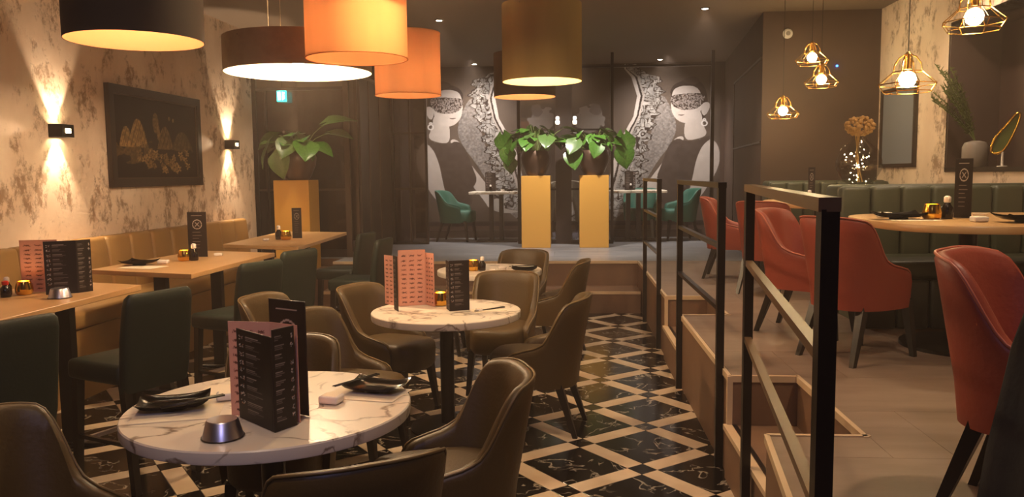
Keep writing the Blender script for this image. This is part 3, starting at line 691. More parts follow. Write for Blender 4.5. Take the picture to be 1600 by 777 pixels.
def bush(seed, n, rx, z0, z1, s=(.14, .22)):
    r = random.Random(seed); out = []
    for k in range(n):
        a = r.uniform(0, 2*PI); q = math.sqrt(r.random()); dx = rx*q*math.cos(a); dy = rx*.6*q*math.sin(a); dz = z0+(z1-z0)*(1-q*q*.8)*r.uniform(.55, 1)
        az = math.atan2(-dx, dy)+r.uniform(-.6, .6); out.append((dx, dy, dz, r.uniform(*s), az, r.uniform(-.9, .25)))
    return out
W = PI/2
plant('leafy potted plant on the left pedestal behind the oak table', -3.42, 9.98, 1.575, bush(3, 15, .24, .40, .60, (.20, .28))+[(-.30, -.12, .48, .36, W+.5, -1.0), (-.22, -.05, .56, .30, W, -.4), (-.14, -.24, .34, .32, PI-.2, -1.3), (.40, -.05, .70, .38, -W+.5, .35), (.42, 0, .58, .30, -W, .0), (.18, -.2, .46, .34, PI+.4, -.5), (.0, -.2, .5, .32, PI, -.6)], 5, .235, .38, 'leaf_dark')
plant('leafy potted plant on the left pedestal of the stage pair', -.49, 11.75, 1.595, bush(11, 50, .42, .40, .76, (.12, .20))+[(-.46, -.1, .60, .30, PI*.9, -1.2), (-.38, -.15, .40, .26, PI*.95, -1.4), (-.36, -.1, .25, .22, PI, -1.4), (.42, -.05, .68, .28, -W, -.1), (.42, 0, .55, .26, -W, -.2), (-.1, -.2, .52, .26, PI, -.5), (.18, -.18, .56, .26, PI, -.5)], 6, .215, .36)
plant('leafy potted plant on the right pedestal of the stage pair', .36, 11.75, 1.595, bush(17, 46, .38, .40, .72, (.12, .20))+[(.42, -.1, .58, .34, PI*1.1, -1.25), (.40, -.12, .40, .32, PI*1.05, -1.4), (-.30, -.15, .36, .30, PI*.95, -1.0), (-.25, -.18, .50, .26, PI*.9, -.7), (.05, -.22, .46, .24, PI, -1.0)], 8, .225, .36)

# ================================================================== LAMPS
WARM = (1, .62, .30)
def cord(t, top, z): obj('cord', tube(B(), [(0, 0, z), (0, 0, top)], .004, 5), K['cable'], t)
def drum(label, x, y, z, D, H, outer, inner, power, cables=1, bulb='bulb_soft', col=WARM, single=False, bz=.5):
    t = thing('drum_pendant', label, 'lamp', (x, y, z), group='drum shade pendant lamps'); R = D/2
    if single:
        obj('shade', loft(B(), [[(R*math.cos(2*PI*i/64), R*math.sin(2*PI*i/64), zz) for i in range(64)] for zz in (0, H*.5, H)], cap=False), K[outer], t, smooth='all')
        for zz in (.002, H): bm = B(); tube(bm, [((R)*math.cos(2*PI*i/64), R*math.sin(2*PI*i/64), zz) for i in range(64)], .004, 6, True); obj('rim', bm, K[inner], t, smooth='all')
    else:
        obj('shade', loft(B(), [[(R*math.cos(2*PI*i/64), R*math.sin(2*PI*i/64), zz) for i in range(64)] for zz in (0, H)], cap=False), K[outer], t, smooth='all')
        obj('lining', loft(B(), [[((R-.004)*math.cos(2*PI*i/64), (R-.004)*math.sin(2*PI*i/64), zz) for i in range(64)] for zz in (0, H)], cap=False), K[inner], t, smooth='all')
    bm = B()
    for k in range(3): bar(bm, (0, 0, H-.03), (R*math.cos(2*PI*k/3), R*math.sin(2*PI*k/3), H-.03), .006)
    obj('spider', bm, K['black_metal'], t)
    obj('socket', lathe(B(), [(.02, H*bz+.03), (.02, H-.03)], 10), K['black_metal'], t)
    obj('bulb', sph(B(), (0, 0, H*bz), .045), K[bulb], t, smooth='all')
    if cables == 1: cord(t, ZC-z, H-.03)
    else:
        for k in range(3):
            a = 2*PI*k/3+.5; obj('cord', tube(B(), [(R*.62*math.cos(a), R*.62*math.sin(a), H-.03), (R*.62*math.cos(a), R*.62*math.sin(a), ZC-z)], .003, 5), K['cable_light'], t)
    light('POINT', (x, y, z+H*bz), power, col, .05)
DR = []
drum('black drum pendant with a gold inside, upper left', -1.994, 3.644, 2.25, .6, .50, 'black_fabric', 'gold_lining', 30, col=(1, .68, .42))
drum('very wide brown pendant shade with a glowing cream inside, left of the orange shades', -1.868, 5.539, 2.335, 1.0, .23, 'brown_fabric', 'cream_lining', 240, 3, 'bulb', (1, .70, .42), bz=.22)
drum('larger orange drum pendant, nearer of the two orange ones', -1.259, 4.796, 2.315, .6, .57, 'orange', 'orange', 17, col=(1, .66, .40), single=True, bz=.32)
drum('smaller looking orange drum pendant, farther of the two orange ones', -1.47, 7.383, 2.35, .6, .56, 'orange', 'orange', 17, col=(1, .66, .40), single=True, bz=.32)
drum('mustard drum pendant with a bright white inside, in the middle', -.20, 6.155, 2.315, .6, .57, 'yellow', 'cream_lining', 45)
drum('black pendant with a gold inside, hidden behind the mustard drum', -.41, 7.607, 2.34, .58, .40, 'black_fabric', 'gold_lining', 18, col=(1, .68, .42))
drum('wide cream lined pendant shade cut by the top edge of the photo', -.74, 4.21, 2.62, .85, .28, 'brown_fabric', 'cream_lining', 85, 3, 'bulb', (1, .70, .42), bz=.22)

def cage(label, x, y, z, power=12):
    t = thing('cage_pendant', label, 'lamp', (x, y, z), group='brass wire cage pendants'); R = .17; n = 8
    z -= 0
    def ring(r, zz): tube(bmr, [(r*math.cos(2*PI*i/n), r*math.sin(2*PI*i/n), zz) for i in range(n)], .0035, 5, True)
    bmr = B(); ring(R*.82, -.075); ring(R, -.03); ring(R*.50, .045); obj('cage_ring', bmr, K['brass'], t)
    bmr = B()
    for i in range(n):
        a = 2*PI*i/n; c, s = math.cos(a), math.sin(a)
        tube(bmr, [(q*R*c, q*R*s, zz) for q, zz in ((.82, -.075), (1, -.03), (.50, .045), (.46, .09), (.30, .13), (.08, .15))], .003, 5)
    obj('cage_wires', bmr, K['brass'], t)
    obj('socket', lathe(B(), [(.022, .06), (.022, .15), (.008, .165)], 12), K['brass'], t, smooth=40)
    obj('bulb', sph(B(), (0, 0, 0), .05), K['bulb'], t, smooth='all')
    obj('cord', tube(B(), [(0, 0, .16), (0, 0, ZC-z)], .003, 5), K['cable'], t)
    light('POINT', (x, y, z-.001), power, (1, .66, .34), .05)
cage('brass cage pendant hanging lowest, left of the five over the raised floor', 2.27, 8.80, 2.26)
cage('brass cage pendant higher of the overlapping pair', 2.53, 8.70, 2.80)
cage('brass cage pendant lower of the overlapping pair', 2.53, 8.37, 2.535)
cage('brass cage pendant in front of the plaster wall and the narrow mirror', 2.04, 5.07, 2.165, 25)
cage('brass cage pendant at the top right corner', 2.29, 4.81, 2.48, 25)

def downlight(x, y, i, p=25, label=''):
    t = thing('downlight', label, 'lamp', (x, y, ZC-.012), group='small ceiling downlights')
    obj('trim_ring', lathe(B(), [(.05, 0), (.05, .012), (.035, .012), (.035, 0)], 20, cap=False), K['brown_metal'], t)
    obj('lens', lathe(B(), [(.034, .002), (.034, .008)], 16), K['white_spot'], t)
    light('SPOT', (x, y, ZC-.03), p, (1, .80, .62), .03, (x, y, 0), 100, .8)
downlight(-1.50, 9.45, 0, 35, 'ceiling downlight just right above the farther orange shade')
downlight(-1.53, 13.2, 1, 30, 'ceiling downlight above the left woman of the mural')
downlight(1.45, 13.1, 2, 30, 'ceiling downlight above the right woman of the mural')
downlight(1.50, 9.15, 3, 40, 'ceiling downlight over the raised floor near the top edge')
light('SPOT', (-.05, 10.6, ZC-.03), 210, (1, .86, .74), .05, (-.05, 11.6, .8), 90, .8)  # added fill; this and the warm ceiling spots below have no fixture
light('SPOT', (-1.5, 12.4, ZC-.03), 110, (1, .88, .80), .05, (-1.5, 13.5, 1.6), 110, .9)
light('SPOT', (1.5, 12.4, ZC-.03), 110, (1, .88, .80), .05, (1.5, 13.5, 1.6), 110, .9)
light('SPOT', (1.9, 2.6, ZC-.03), 70, (1, .72, .48), .05, (2.1, 2.9, 0), 110, .9)
light('SPOT', (2.6, 5.4, ZC-.03), 40, (1, .72, .48), .05, (2.6, 5.6, 0), 110, .9)
light('SPOT', (-.9, 1.2, ZC-.03), 45, (1, .70, .45), .08, (-.9, 2.6, 0), 100, .9)
light('SPOT', (-3.1, 9.0, ZC-.03), 60, (1, .76, .50), .08, (-3.35, 9.9, 1.6), 60, .7)
light('SPOT', (-3.0, 8.6, ZC-.03), 50, (1, .72, .48), .08, (-3.1, 8.8, 1), 60, .6)
light('SPOT', (-3.1, 6.2, ZC-.03), 30, (1, .72, .48), .08, (-3.1, 6.3, 1), 55, .6)
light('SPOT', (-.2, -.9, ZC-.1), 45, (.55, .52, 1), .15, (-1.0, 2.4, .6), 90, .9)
light('SPOT', (1.3, 7.2, ZC-.03), 45, (1, .78, .58), .05, (1.3, 7.4, 0), 110, .9)
light('SPOT', (3.0, 7.0, ZC-.03), 45, (1, .72, .48), .05, (3.3, 7.4, 1), 120, .9)
light('SPOT', (.3, 4.2, ZC-.03), 45, (1, .70, .45), .08, (.3, 5.0, 0), 100, .9)

def sconce(label, y, z=2.0):
    x = wallx(y); t = thing('wall_sconce', label, 'lamp', (x, y, z), math.atan(-.025), group='black up and down wall sconces')
    bm = B(); a, b, h = .115, .075, .05
    for (x0, x1, y0, y1) in ((0, .012, -b, b), (a-.012, a, -b, b), (0, a, -b, -b+.01), (0, a, b-.01, b)): box(bm, x0, x1, y0, y1, -h, h)
    obj('housing', bm, K['black_metal'], t)
    obj('led', box(B(), .03, a-.03, -.03, .03, -.006, .006), K['bulb'], t)
    obj('lens', box(B(), a, a+.004, -.03, .03, -.018, .018), K['bulb_soft'], t)
    light('SPOT', (x+.06, y-b-.01, z), 5, (1, .72, .45), .01, (x+.03, y-1, z), 26, .5)
    for s in (1, -1): light('SPOT', (x+.055, y, z+s*.012), 38, (1, .72, .45), .012, (x+.02, y, z+s), 66, .5)
sconce('black box wall sconce left of the framed picture', 6.15)
sconce('black box wall sconce right of the framed picture', 9.22)
for x, nm in ((-.17, 'left'), (.09, 'right')):
    t = thing('column_lamp', 'small white tiered lamp on the %s edge of the dark column' % nm, 'lamp', (x, 12.24, 2.40))
    t.scale = (.62, .62, .62)
    obj('bracket', box(B(), -.015, .015, 0, .04, -.02, .02), K['black_metal'], t)
    obj('shade', lathe(B(), [(.045, -.05), (.05, .02), (.03, .03)], 16), K['lamp_glass'], t, smooth=40)
    obj('collar', lathe(B(), [(.055, .04), (.055, .055)], 16), K['porcelain'], t)
    obj('finial', lathe(B(), [(.02, .055), (.042, .075), (.042, .11), (.02, .13)], 16), K['lamp_glass'], t, smooth=50)

# exit sign, detector, LED
t = thing('exit_sign', 'small teal illuminated emergency exit sign above the left glass partition', 'sign', (-3.71, 10.28, 2.66))
obj('sign_box', box(B(), -.06, .06, 0, .03, -.07, .07), K['teal_sign'], t)
bm = B(); box(bm, -.045, -.012, -.003, 0, -.05, .05); box(bm, .012, .02, -.003, 0, -.05, .05); box(bm, .02, .045, -.003, 0, .03, .045); sph(bm, (.034, -.001, .012), .007); box(bm, .025, .042, -.003, 0, -.04, 0)
obj('pictogram', bm, K['white_sign'], t)
obj('hanger', tube(B(), [(0, .015, .07), (0, .015, ZC-2.66)], .004, 5), K['cable'], t)
t = thing('ceiling_speaker', 'small round white detector on the dark wall above the cage pendants', 'detector', (2.40, 9.45, 3.13)); t.location = (2.47, 9.45, 3.17)
bm = lathe(B(), [(.055, 0), (.055, .02), (.04, .035)], 24); bmesh.ops.rotate(bm, verts=bm.verts, matrix=Matrix.Rotation(PI/2, 3, 'X')); obj('housing', bm, K['mic'], t, smooth=40)
bm = lathe(B(), [(.025, .034), (.025, .042)], 16); bmesh.ops.rotate(bm, verts=bm.verts, matrix=Matrix.Rotation(PI/2, 3, 'X')); obj('grille', bm, K['vase_grey'], t)
o = obj('indicator_light', sph(B(), (0, 0, 0), .012), K['blue']); o.location = (3.02, 9.43, 2.80); tag(o, 'tiny blue indicator light on the dark wall behind the pendants', 'light')

# ================================================================== WALL PIECES
def art_img(nx=200, ny=120):
    X_, Y_ = np.meshgrid(np.linspace(0, 1, nx), np.linspace(0, 1, ny)); img = np.zeros((ny, nx, 3)); img[:] = hexc('1c1512')
    n1 = vnoise(ny, nx, 3, 21); n2 = vnoise(ny, nx, 10, 22); g = lambda m, c_: img.__setitem__(m, (hexc(c_)*(.7+.5*n1[..., None]))[m])
    for cx, top, wd, c_ in ((.13, .37, .07, '8a6c40'), (.26, .27, .10, '8f7044'), (.58, .33, .09, '6b5436'), (.80, .38, .13, '54432e')):
        r = (Y_-top)/(.62-top); m = (np.abs(X_-cx) < wd*np.sqrt(np.clip(r, 0, 1))*(1.1)) & (Y_ > top) & (Y_ < .60+.06*n2); g(m, c_); 
    d = np.abs((X_*22+Y_*6) % 1-.5) < .12; img[(Y_ > .27) & (Y_ < .6) & d & (img[..., 0] > .3)] *= .7
    m = (np.abs(Y_-.66-.06*np.sin(X_*9)) < .10) & (X_ < .42) & (n2 > .35); g(m, '5a4428')
    r = np.random.RandomState(3)
    for k in range(60):
        cx, cy, s = r.uniform(.22, .88), 0, r.uniform(.018, .04); cy = .62+.2*math.sin((cx-.2)*3.6)+r.uniform(-.13, .10)
        a = np.arctan2(Y_-cy, X_-cx); rr = np.hypot(X_-cx, (Y_-cy)*.62)
        g(rr < s*(.7+.3*np.cos(5*a+k)), ('8a6d45', '9c7d50', '705633')[k % 3]); img[rr < s*.2] = hexc('2a1e14')
    g((np.hypot((X_-.47)/.035, (Y_-.3)/.13) < 1), '6f5836'); g((np.hypot((X_-.50)/.02, (Y_-.42)/.10) < 1), '7a613c')
    for k in range(2): g(np.hypot((X_-.64-.05*k)/.014, (Y_-.22-.02*k)/.03)+.4*n1 < 1, '8a7048')
    return img
ym, pw, ph = 7.66, 1.66, .915
t = thing('framed_picture', 'dark framed picture of golden mountains and blossoms on the plaster wall', 'picture', (wallx(ym)+.004, ym, 1.54), math.atan(-.025)-PI/2+PI)
t.rotation_euler = (0, 0, PI/2-.025)
bm = B(); fw = .075
for (x0, x1, z0, z1) in ((-pw/2, pw/2, 0, fw), (-pw/2, pw/2, ph-fw, ph), (-pw/2, -pw/2+fw, fw, ph-fw), (pw/2-fw, pw/2, fw, ph-fw)): box(bm, x0, x1, -.045, 0, z0, z1)
obj('frame', bm, K['frame_dark'], t)
bm = B(); f2 = fw+.012
for (x0, x1, z0, z1) in ((-pw/2+fw, pw/2-fw, fw, f2), (-pw/2+fw, pw/2-fw, ph-f2, ph-fw), (-pw/2+fw, -pw/2+f2, f2, ph-f2), (pw/2-f2, pw/2-fw, f2, ph-f2)): box(bm, x0, x1, -.034, 0, z0, z1)
obj('inner_moulding', bm, K['brown_metal'], t)
g = print_grid('printed_face', pw-2*fw, ph-2*fw, art_img(), t); g.location = (0, -.022, fw)
obj('backing', box(B(), -pw/2+fw, pw/2-fw, -.02, 0, fw, ph-fw), K['frame_dark'], t)

# narrow mirror on the right wall
t = thing('wall_mirror', 'narrow dark framed grey blue mirror on the plaster wall behind a cage pendant', 'mirror', (3.5, 8.87, 1.65))
bm = B(); hy, h = .46, .85
for (y0, y1, z0, z1) in ((-hy, hy, 0, .04), (-hy, hy, h-.04, h), (-hy, -hy+.05, .04, h-.04), (hy-.05, hy, .04, h-.04)): box(bm, -.03, 0, y0, y1, z0, z1)
obj('frame', bm, K['frame_dark'], t); obj('mirror_glass', box(B(), -.015, 0, -hy+.05, hy-.05, .04, h-.04), K['mirror'], t)

# niche: fern in a grey vase, gold leaf sculpture
t = thing('vase_with_fern', 'grey vase with drooping green fern branches in the wall niche', 'vase', (3.62, 7.49, 1.64))
obj('vase', lathe(B(), [(.09, 0), (.105, .02), (.105, .18), (.085, .22), (.03, .235)], 24), K['vase_grey'], t, smooth=40)
r = random.Random(4); bm = B(); bl = B()
for k in range(15):
    d = Vector((-.14-.16*r.random(), -.05+.30*r.random(), .40+.40*r.random())); P0 = Vector((0, 0, .23)); pts = [P0+Vector((d.x*q, d.y*q, d.z*(q-.25*q*q)*1.2)) for q in (0, .25, .5, .75, 1)]
    tube(bm, pts, .004, 5)
    for q in range(26):
        a = .15+.85*q/26; p = P0+Vector((d.x*a, d.y*a, d.z*(a-.25*a*a)*1.2))
        for s in (-1, 1):
            e = p+Vector((s*r.uniform(.02, .06), s*r.uniform(.03, .06), r.uniform(-.02, .07))); w_ = Vector((0, 0, .008))
            vs = [bl.verts.new(p-w_), bl.verts.new(e), bl.verts.new(p+w_)]; bl.faces.new(vs)
obj('branches', bm, K['stem'], t, kind='stuff'); obj('fronds', bl, K['fern'], t, kind='stuff')
t = thing('leaf_sculpture', 'gold leaf shaped sculpture on a thin white stand in the wall niche', 'sculpture', (3.62, 7.03, 1.64))
t.rotation_euler = (0, 0, 1.0); t.scale = (.78, .78, .9)
pp = smooth_poly([(-.12, .13), (-.02, .12), (.05, .20), (.16, .47), (.12, .50), (.04, .40), (-.08, .27)], 2)
bm = B(); tube(bm, [(0, -x, z) for x, z in pp], .014, 6, True); obj('rim', bm, K['gold'], t, smooth='all')
bm = B(); vs = [bm.verts.new((.0, -x*.92, z)) for x, z in pp]; bm.faces.new(vs); bmesh.ops.solidify(bm, geom=list(bm.faces), thickness=.006); obj('dish', bm, K['fern'], t)
obj('stand', lathe(B(), [(.05, 0), (.05, .01), (.012, .012), (.012, .14)], 16), K['porcelain'], t, smooth=30)

# clear vase with dried hydrangea and wire lights on the booth back
t = thing('glass_vase', 'big round clear glass vase with dried flowers and tiny fairy lights on the booth back', 'vase', (2.19, 6.28, ZP+.965))
R = .165
obj('bowl', lathe(B(), [(.06, 0), (.12, .03), (R, .12), (R, .18), (.13, .27), (.06, .33), (.055, .36), (.05, .36)], 28, cap=False), K['clear'], t, smooth='all')
r = random.Random(9); bm = B()
for k in range(4): tube(bm, [(r.uniform(-.04, .04), 0, .02), (r.uniform(-.02, .02), 0, .2), (.0+r.uniform(-.05, .05), 0, .42)], .004, 5)
obj('stalks', bm, K['dried'], t, kind='stuff')
bm = B()
for k in range(170):
    a, b = r.uniform(0, 2*PI), math.acos(r.uniform(-1, 1)); p = Vector((.0+.10*math.sin(b)*math.cos(a), .09*math.sin(b)*math.sin(a), .44+.065*math.cos(b)))
    bmesh.ops.create_icosphere(bm, subdivisions=1, radius=r.uniform(.008, .018), matrix=Matrix.Translation(p))
obj('flower_head', bm, K['dried'], t, kind='stuff')
bm = B()
for k in range(22):
    p = Vector((r.uniform(-.12, .06), r.uniform(-.08, .02), r.uniform(.02, .26))); bmesh.ops.create_icosphere(bm, subdivisions=1, radius=.0035, matrix=Matrix.Translation(p))
obj('fairy_lights', bm, K['bulb'], t, kind='stuff')

# ================================================================== MENUS AND TABLEWARE
def menu_dark(nx=46, ny=110, seed=1, pics='left', logo=False):
    r = np.random.RandomState(seed); im = np.zeros((ny, nx, 3)); im[:] = hexc('201817')
    if logo:
        Y_, X_ = np.mgrid[0:ny, 0:nx]; cx, cy = nx/2, ny*.27; d = np.hypot(X_-cx, Y_-cy); im[np.abs(d-nx*.24) < .9] = hexc('b9a79a')
        im[int(ny*.08):int(ny*.08)+1, int(nx*.2):int(nx*.8)] = hexc('b9a79a'); im[(np.abs((X_-cx)-(Y_-cy)) < 1) & (d < nx*.16)] = hexc('b9a79a'); im[(np.abs((X_-cx)+(Y_-cy)) < 1) & (d < nx*.16)] = hexc('b9a79a')
        for k in range(6): y = int(ny*(.45+.07*k)); im[y:y+1, int(nx*.25):int(nx*(.6+.2*r.rand()))] = hexc('8d7d72')
        return im
    for k in range(10):
        y = int(ny*(.07+.089*k)); x0 = 3 if pics == 'left' else nx-9
        if r.rand() < .9:
            for q in range(12): yy, xx = y+r.randint(0, 5), x0+r.randint(0, 6); im[yy, xx] = hexc(('d8d0c8', 'c98a6a', 'e8e2da', '9a9aa0')[q % 4])
        for q in range(3):
            a = 12 if pics == 'left' else 4; L_ = r.randint(8, nx-24); im[y+q*2, a:a+L_] = hexc('85766e' if q else 'b5a69c')*r.uniform(.6, 1)
    return im
def menu_pink(nx=54, ny=110, seed=1):
    r = np.random.RandomState(seed); im = np.zeros((ny, nx, 3)); im[:] = hexc('e0a28c')
    for k in range(11):
        y = int(ny*(.09+.083*k))
        for q in range(3):
            x = int(nx*(.1+.3*q)); c_ = hexc(('5a2c22', '6b3a30', '8a4a3c')[r.randint(3)])
            for s in range(16): yy, xx = y+r.randint(0, 4), x+r.randint(0, 11); im[min(yy, ny-1), min(xx, nx-1)] = c_
            im[y+1:y+3, x+2:x+9] = c_
    return im
IM = dict(d1=menu_dark(seed=1), d2=menu_dark(seed=2, pics='right'), logo=menu_dark(logo=True), p1=menu_pink(seed=1), p2=menu_pink(seed=2), p3=menu_pink(seed=5))
pm_cache = {}
def panel(t, x0, y0, x1, y1, h, card, face, back=None, z=0):
    """one upright card panel from (x0,y0) to (x1,y1); the printed side is to the right of that direction"""
    d = Vector((x1-x0, y1-y0, 0)); L = d.length; a = math.atan2(d.y, d.x)
    o = obj('panel', box(B(), 0, L, -.0015, .0015, z, z+h), K[card], t); o.location = (x0, y0, 0); o.rotation_euler = (0, 0, a)
    for f_, s in ((face, 1), (back, -1)):
        if not f_: continue
        key = (f_, round(L, 3), round(h, 3))
        if key in pm_cache: g = bpy.data.objects.new('printed_face', pm_cache[key]); C.objects.link(g); g.parent = o
        else: g = print_grid('printed_face', L*.96, h*.98, IM[f_], o); pm_cache[key] = g.data
        g.location = (L/2, -.0022*s, z+h*.01); g.rotation_euler = (0, 0, 0 if s > 0 else PI)
def menu(label, x, y, z, panels, grp=None):
    t = thing('menu_card', label, 'menu', (x, y, z), group=grp)
    for p in panels: panel(t, *p)
    return t
ZT = .762
menu('tall black folded menu at the front of the nearest marble table', -.99, 2.568, ZT, [(-.19, .165, 0, 0, .325, 'dark_card', 'd1', None), (0, 0, .045, .085, .35, 'dark_card', 'd2', None)])
menu('pink folded menu standing behind the black one on the nearest marble table', -1.03, 2.70, ZT, [(-.19, .055, -.03, .04, .345, 'pink', 'p1', 'p1'), (-.03, .04, .088, -.02, .345, 'pink', 'p2', 'p2')])
menu('single tall black menu with a round emblem, rearmost on the nearest marble table', -.99, 2.80, ZT, [(-.11, .04, .055, -.045, .415, 'dark_card', 'logo', 'p3')])
menu('wide pink folded menu on the middle marble table', -1.08, 5.16, ZT, [(-.155, .10, -.04, .0, .33, 'pink', 'p1', None), (-.04, .0, .13, .06, .37, 'pink', 'p2', None), (.13, .06, .20, -.02, .35, 'pink', 'p3', None)])
menu('thin dark leaf of the pink menu on the middle marble table, standing edge on', -1.09, 5.01, ZT, [(-.035, .03, .01, -.06, .35, 'dark_card', 'd1', None)])
menu('black folded menu on the middle marble table', -.72, 4.97, ZT, [(-.07, .10, -.035, .0, .315, 'dark_card', 'd2', None), (-.035, .0, .085, .05, .32, 'dark_card', 'd1', None)])
ZO = .952
menu('black folded menu on the oak table nearest the viewer', -2.90, 4.42, ZO, [(-.125, -.02, .02, .06, .31, 'dark_card', 'd1', None), (.02, .06, .06, .14, .31, 'dark_card', 'd2', None)])
menu('pink menu left of the black one on the oak table nearest the viewer', -3.10, 4.52, ZO, [(-.14, -.02, .06, .03, .31, 'pink', 'p1', None)])
menu('slim black menu with a round emblem on the middle oak table', -3.12, 6.54, ZO, [(-.09, 0, .07, .01, .38, 'dark_card', 'logo', None)])
menu('slim dark menu with an emblem on the far oak table', -2.95, 8.5, ZO, [(-.05, 0, .05, .02, .33, 'dark_card', 'logo', None)])
menu('slim dark menu standing on the large oval table', 2.37, 5.05, ZP+.777, [(-.03, .02, .05, -.03, .36, 'dark_card', 'logo', None)])
menu('slim dark menu standing on the far booth table', 2.30, 7.85, ZP+.777, [(-.02, .02, .03, -.03, .33, 'dark_card', 'logo', None)])
menu('dark menu on the left white table before the mural', -1.25, 12.85, ZP+.802, [(-.09, 0, .08, 0, .30, 'dark_card', 'd1', None)])
menu('dark menu on the right white table before the mural', .97, 12.85, ZP+.802, [(-.09, 0, .08, 0, .30, 'dark_card', 'd2', None)])

cnt = {}
def proto(name, cat, build):
    def f_(label, x, y, z, rz=0, group=None, sc=1):
        if name not in cnt: t = thing(name, label, cat); build(t); cnt[name] = t; t.location = (x, y, z); t.rotation_euler = (0, 0, rz); 
        else: t = dup(cnt[name], (x, y, z), rz, label)
        if group: t['group'] = group
        t.scale = (sc,)*3
        return t
    return f_
def b_plate(t):
    n = 13; bm = B(); g_ = []
    for j in range(n):
        for i in range(n):
            a, b = -1+2*i/(n-1), -1+2*j/(n-1); e = max(abs(a), abs(b)); zz = .008+.022*e**4+.016*(abs(a)*abs(b))**3
            g_.append(bm.verts.new((a*.125, b*.09, zz)))
    for j in range(n-1):
        for i in range(n-1): bm.faces.new((g_[j*n+i], g_[j*n+i+1], g_[(j+1)*n+i+1], g_[(j+1)*n+i]))
    bmesh.ops.solidify(bm, geom=list(bm.faces), thickness=-.006); obj('dish', bm, K['black_gloss'], t, smooth=60)
    obj('foot', lathe(B(), [(.05, 0), (.045, .012)], 16), K['black_gloss'], t)
plate = proto('black_plate', 'plate', b_plate)
def b_sticks(t):
    for k in (0, 1): bm = B(); loft(bm, [[(x_, y_+s*math.sin(a), z_+s*math.cos(a)) for a in [2*PI*i/8 for i in range(8)]] for x_, y_, z_, s in ((-.115, .002+k*.012, .004, .0022), (.115, .008+k*.014, .006, .004))]); obj('chopstick', bm, K['dark_wood'], t, smooth='all')
sticks = proto('chopsticks', 'chopsticks', b_sticks)
def b_bowl(t):
    bm = lathe(B(), [(.025, 0), (.03, .004), (.042, .03), (.039, .03), (.027, .007), (.001, .006)], 20); obj('bowl', bm, K['porcelain'], t, smooth=50)
bowl = proto('sauce_bowl', 'bowl', b_bowl)
def b_dish(t): obj('dish', rbox(-.04, .04, -.035, .035, 0, .03, .008, 2), K['porcelain'], t, smooth=50); obj('well', rbox(-.03, .03, -.025, .025, .028, .031, .001, 1), K['paper'], t)
dish = proto('square_dish', 'dish', b_dish)
def b_nap(t): obj('fold', rbox(-.15, .15, -.10, .10, 0, .002, .0008, 1), K['paper'], t); obj('crease', box(B(), -.15, .15, -.098, -.004, .002, .0032), K['paper'], t)
napkin = proto('paper_placemat', 'placemat', b_nap)
def b_cup(t): obj('cup', lathe(B(), [(.036, 0), (.046, .012), (.048, .035), (.037, .078), (.034, .078), (.044, .035), (.04, .012), (.002, .01)], 24), K['gold'], t, smooth=50); obj('candle', lathe(B(), [(.03, .01), (.03, .04)], 16), K['bulb_soft'], t)
cup = proto('gold_candle_cup', 'candle holder', b_cup)
def b_soy(t):
    obj('bottle', lathe(B(), [(.024, 0), (.026, .01), (.026, .05), (.014, .068), (.012, .075)], 16), K['soy'], t, smooth=50); obj('cap', lathe(B(), [(.013, .075), (.016, .08), (.015, .1), (.008, .106)], 14), K['porcelain'], t, smooth=50)
soy = proto('soy_bottle', 'bottle', b_soy)
def b_soyr(t):
    obj('bottle', lathe(B(), [(.026, 0), (.028, .01), (.028, .05), (.016, .066), (.014, .07)], 16), K['soy'], t, smooth=50); obj('cap', lathe(B(), [(.017, .07), (.018, .075), (.017, .09), (.008, .094)], 14), K['red_plastic'], t, smooth=50)
soyr = proto('red_capped_bottle', 'bottle', b_soyr)
def b_steel(t): obj('shell', lathe(B(), [(.068, 0), (.066, .004), (.052, .056), (.048, .06), (.001, .061)], 28), K['steel'], t, smooth=35); obj('base_ring', lathe(B(), [(.070, 0), (.070, .003)], 24), K['black_metal'], t)
steel = proto('steel_tealight', 'candle holder', b_steel)

# nearest marble table
plate('glossy black square plate at the left of the nearest marble table', -1.475, 2.83, ZT, .35, sc=1.0)
napkin('cream paper placemat under the left plate of the nearest marble table', -1.43, 2.77, ZT-.002, .3)
sticks('black chopsticks lying over the left plate of the nearest marble table', -1.36, 2.76, ZT+.042, .8)
plate('glossy black square plate at the right of the nearest marble table', -.775, 3.10, ZT, -.25, sc=.95)
napkin('cream paper placemat under the right plate of the nearest marble table', -.80, 3.06, ZT-.002, -.2)
sticks('black chopsticks resting on the right plate of the nearest marble table', -.84, 3.08, ZT+.042, .95)
dish('small white square dish beside the right plate of the nearest marble table', -.905, 2.93, ZT, -.2)
dish('white dish beside the left plate of the nearest marble table', -1.33, 2.96, ZT, .4, sc=.9)
napkin('cream paper placemat behind the menus of the nearest marble table', -1.36, 3.12, ZT-.002, .35, sc=.8)
steel('polished steel tealight holder before the menus of the nearest marble table', -1.15, 2.52, ZT)
# middle marble table
cup('gold candle cup between the menus of the middle marble table', -.85, 5.20, ZT, sc=1.1)
dish('small dish right of the black menu on the middle marble table', -.57, 4.98, ZT, .3, sc=.5)
sticks('dark chopsticks on the right of the middle marble table', -.50, 5.02, ZT, .7)
napkin('paper placemat on the right of the middle marble table', -.52, 5.02, ZT-.002, .5, sc=.7)
# farthest marble table
cup('gold candle cup on the farthest marble table', -.86, 7.12, ZT, sc=1.2)
soy('dark soy bottle with pale cap on the farthest marble table', -.78, 7.12, ZT, sc=1.2)
dish('small pale dish left on the farthest marble table', -.68, 7.05, ZT, 0, sc=.7)
bowl('small bowl on the farthest marble table', -.60, 7.12, ZT)
plate('glossy black plate on the farthest marble table', -.40, 7.08, ZT, 0, sc=.9)
sticks('chopsticks on the black plate of the farthest marble table', -.42, 7.08, ZT+.04, .2)
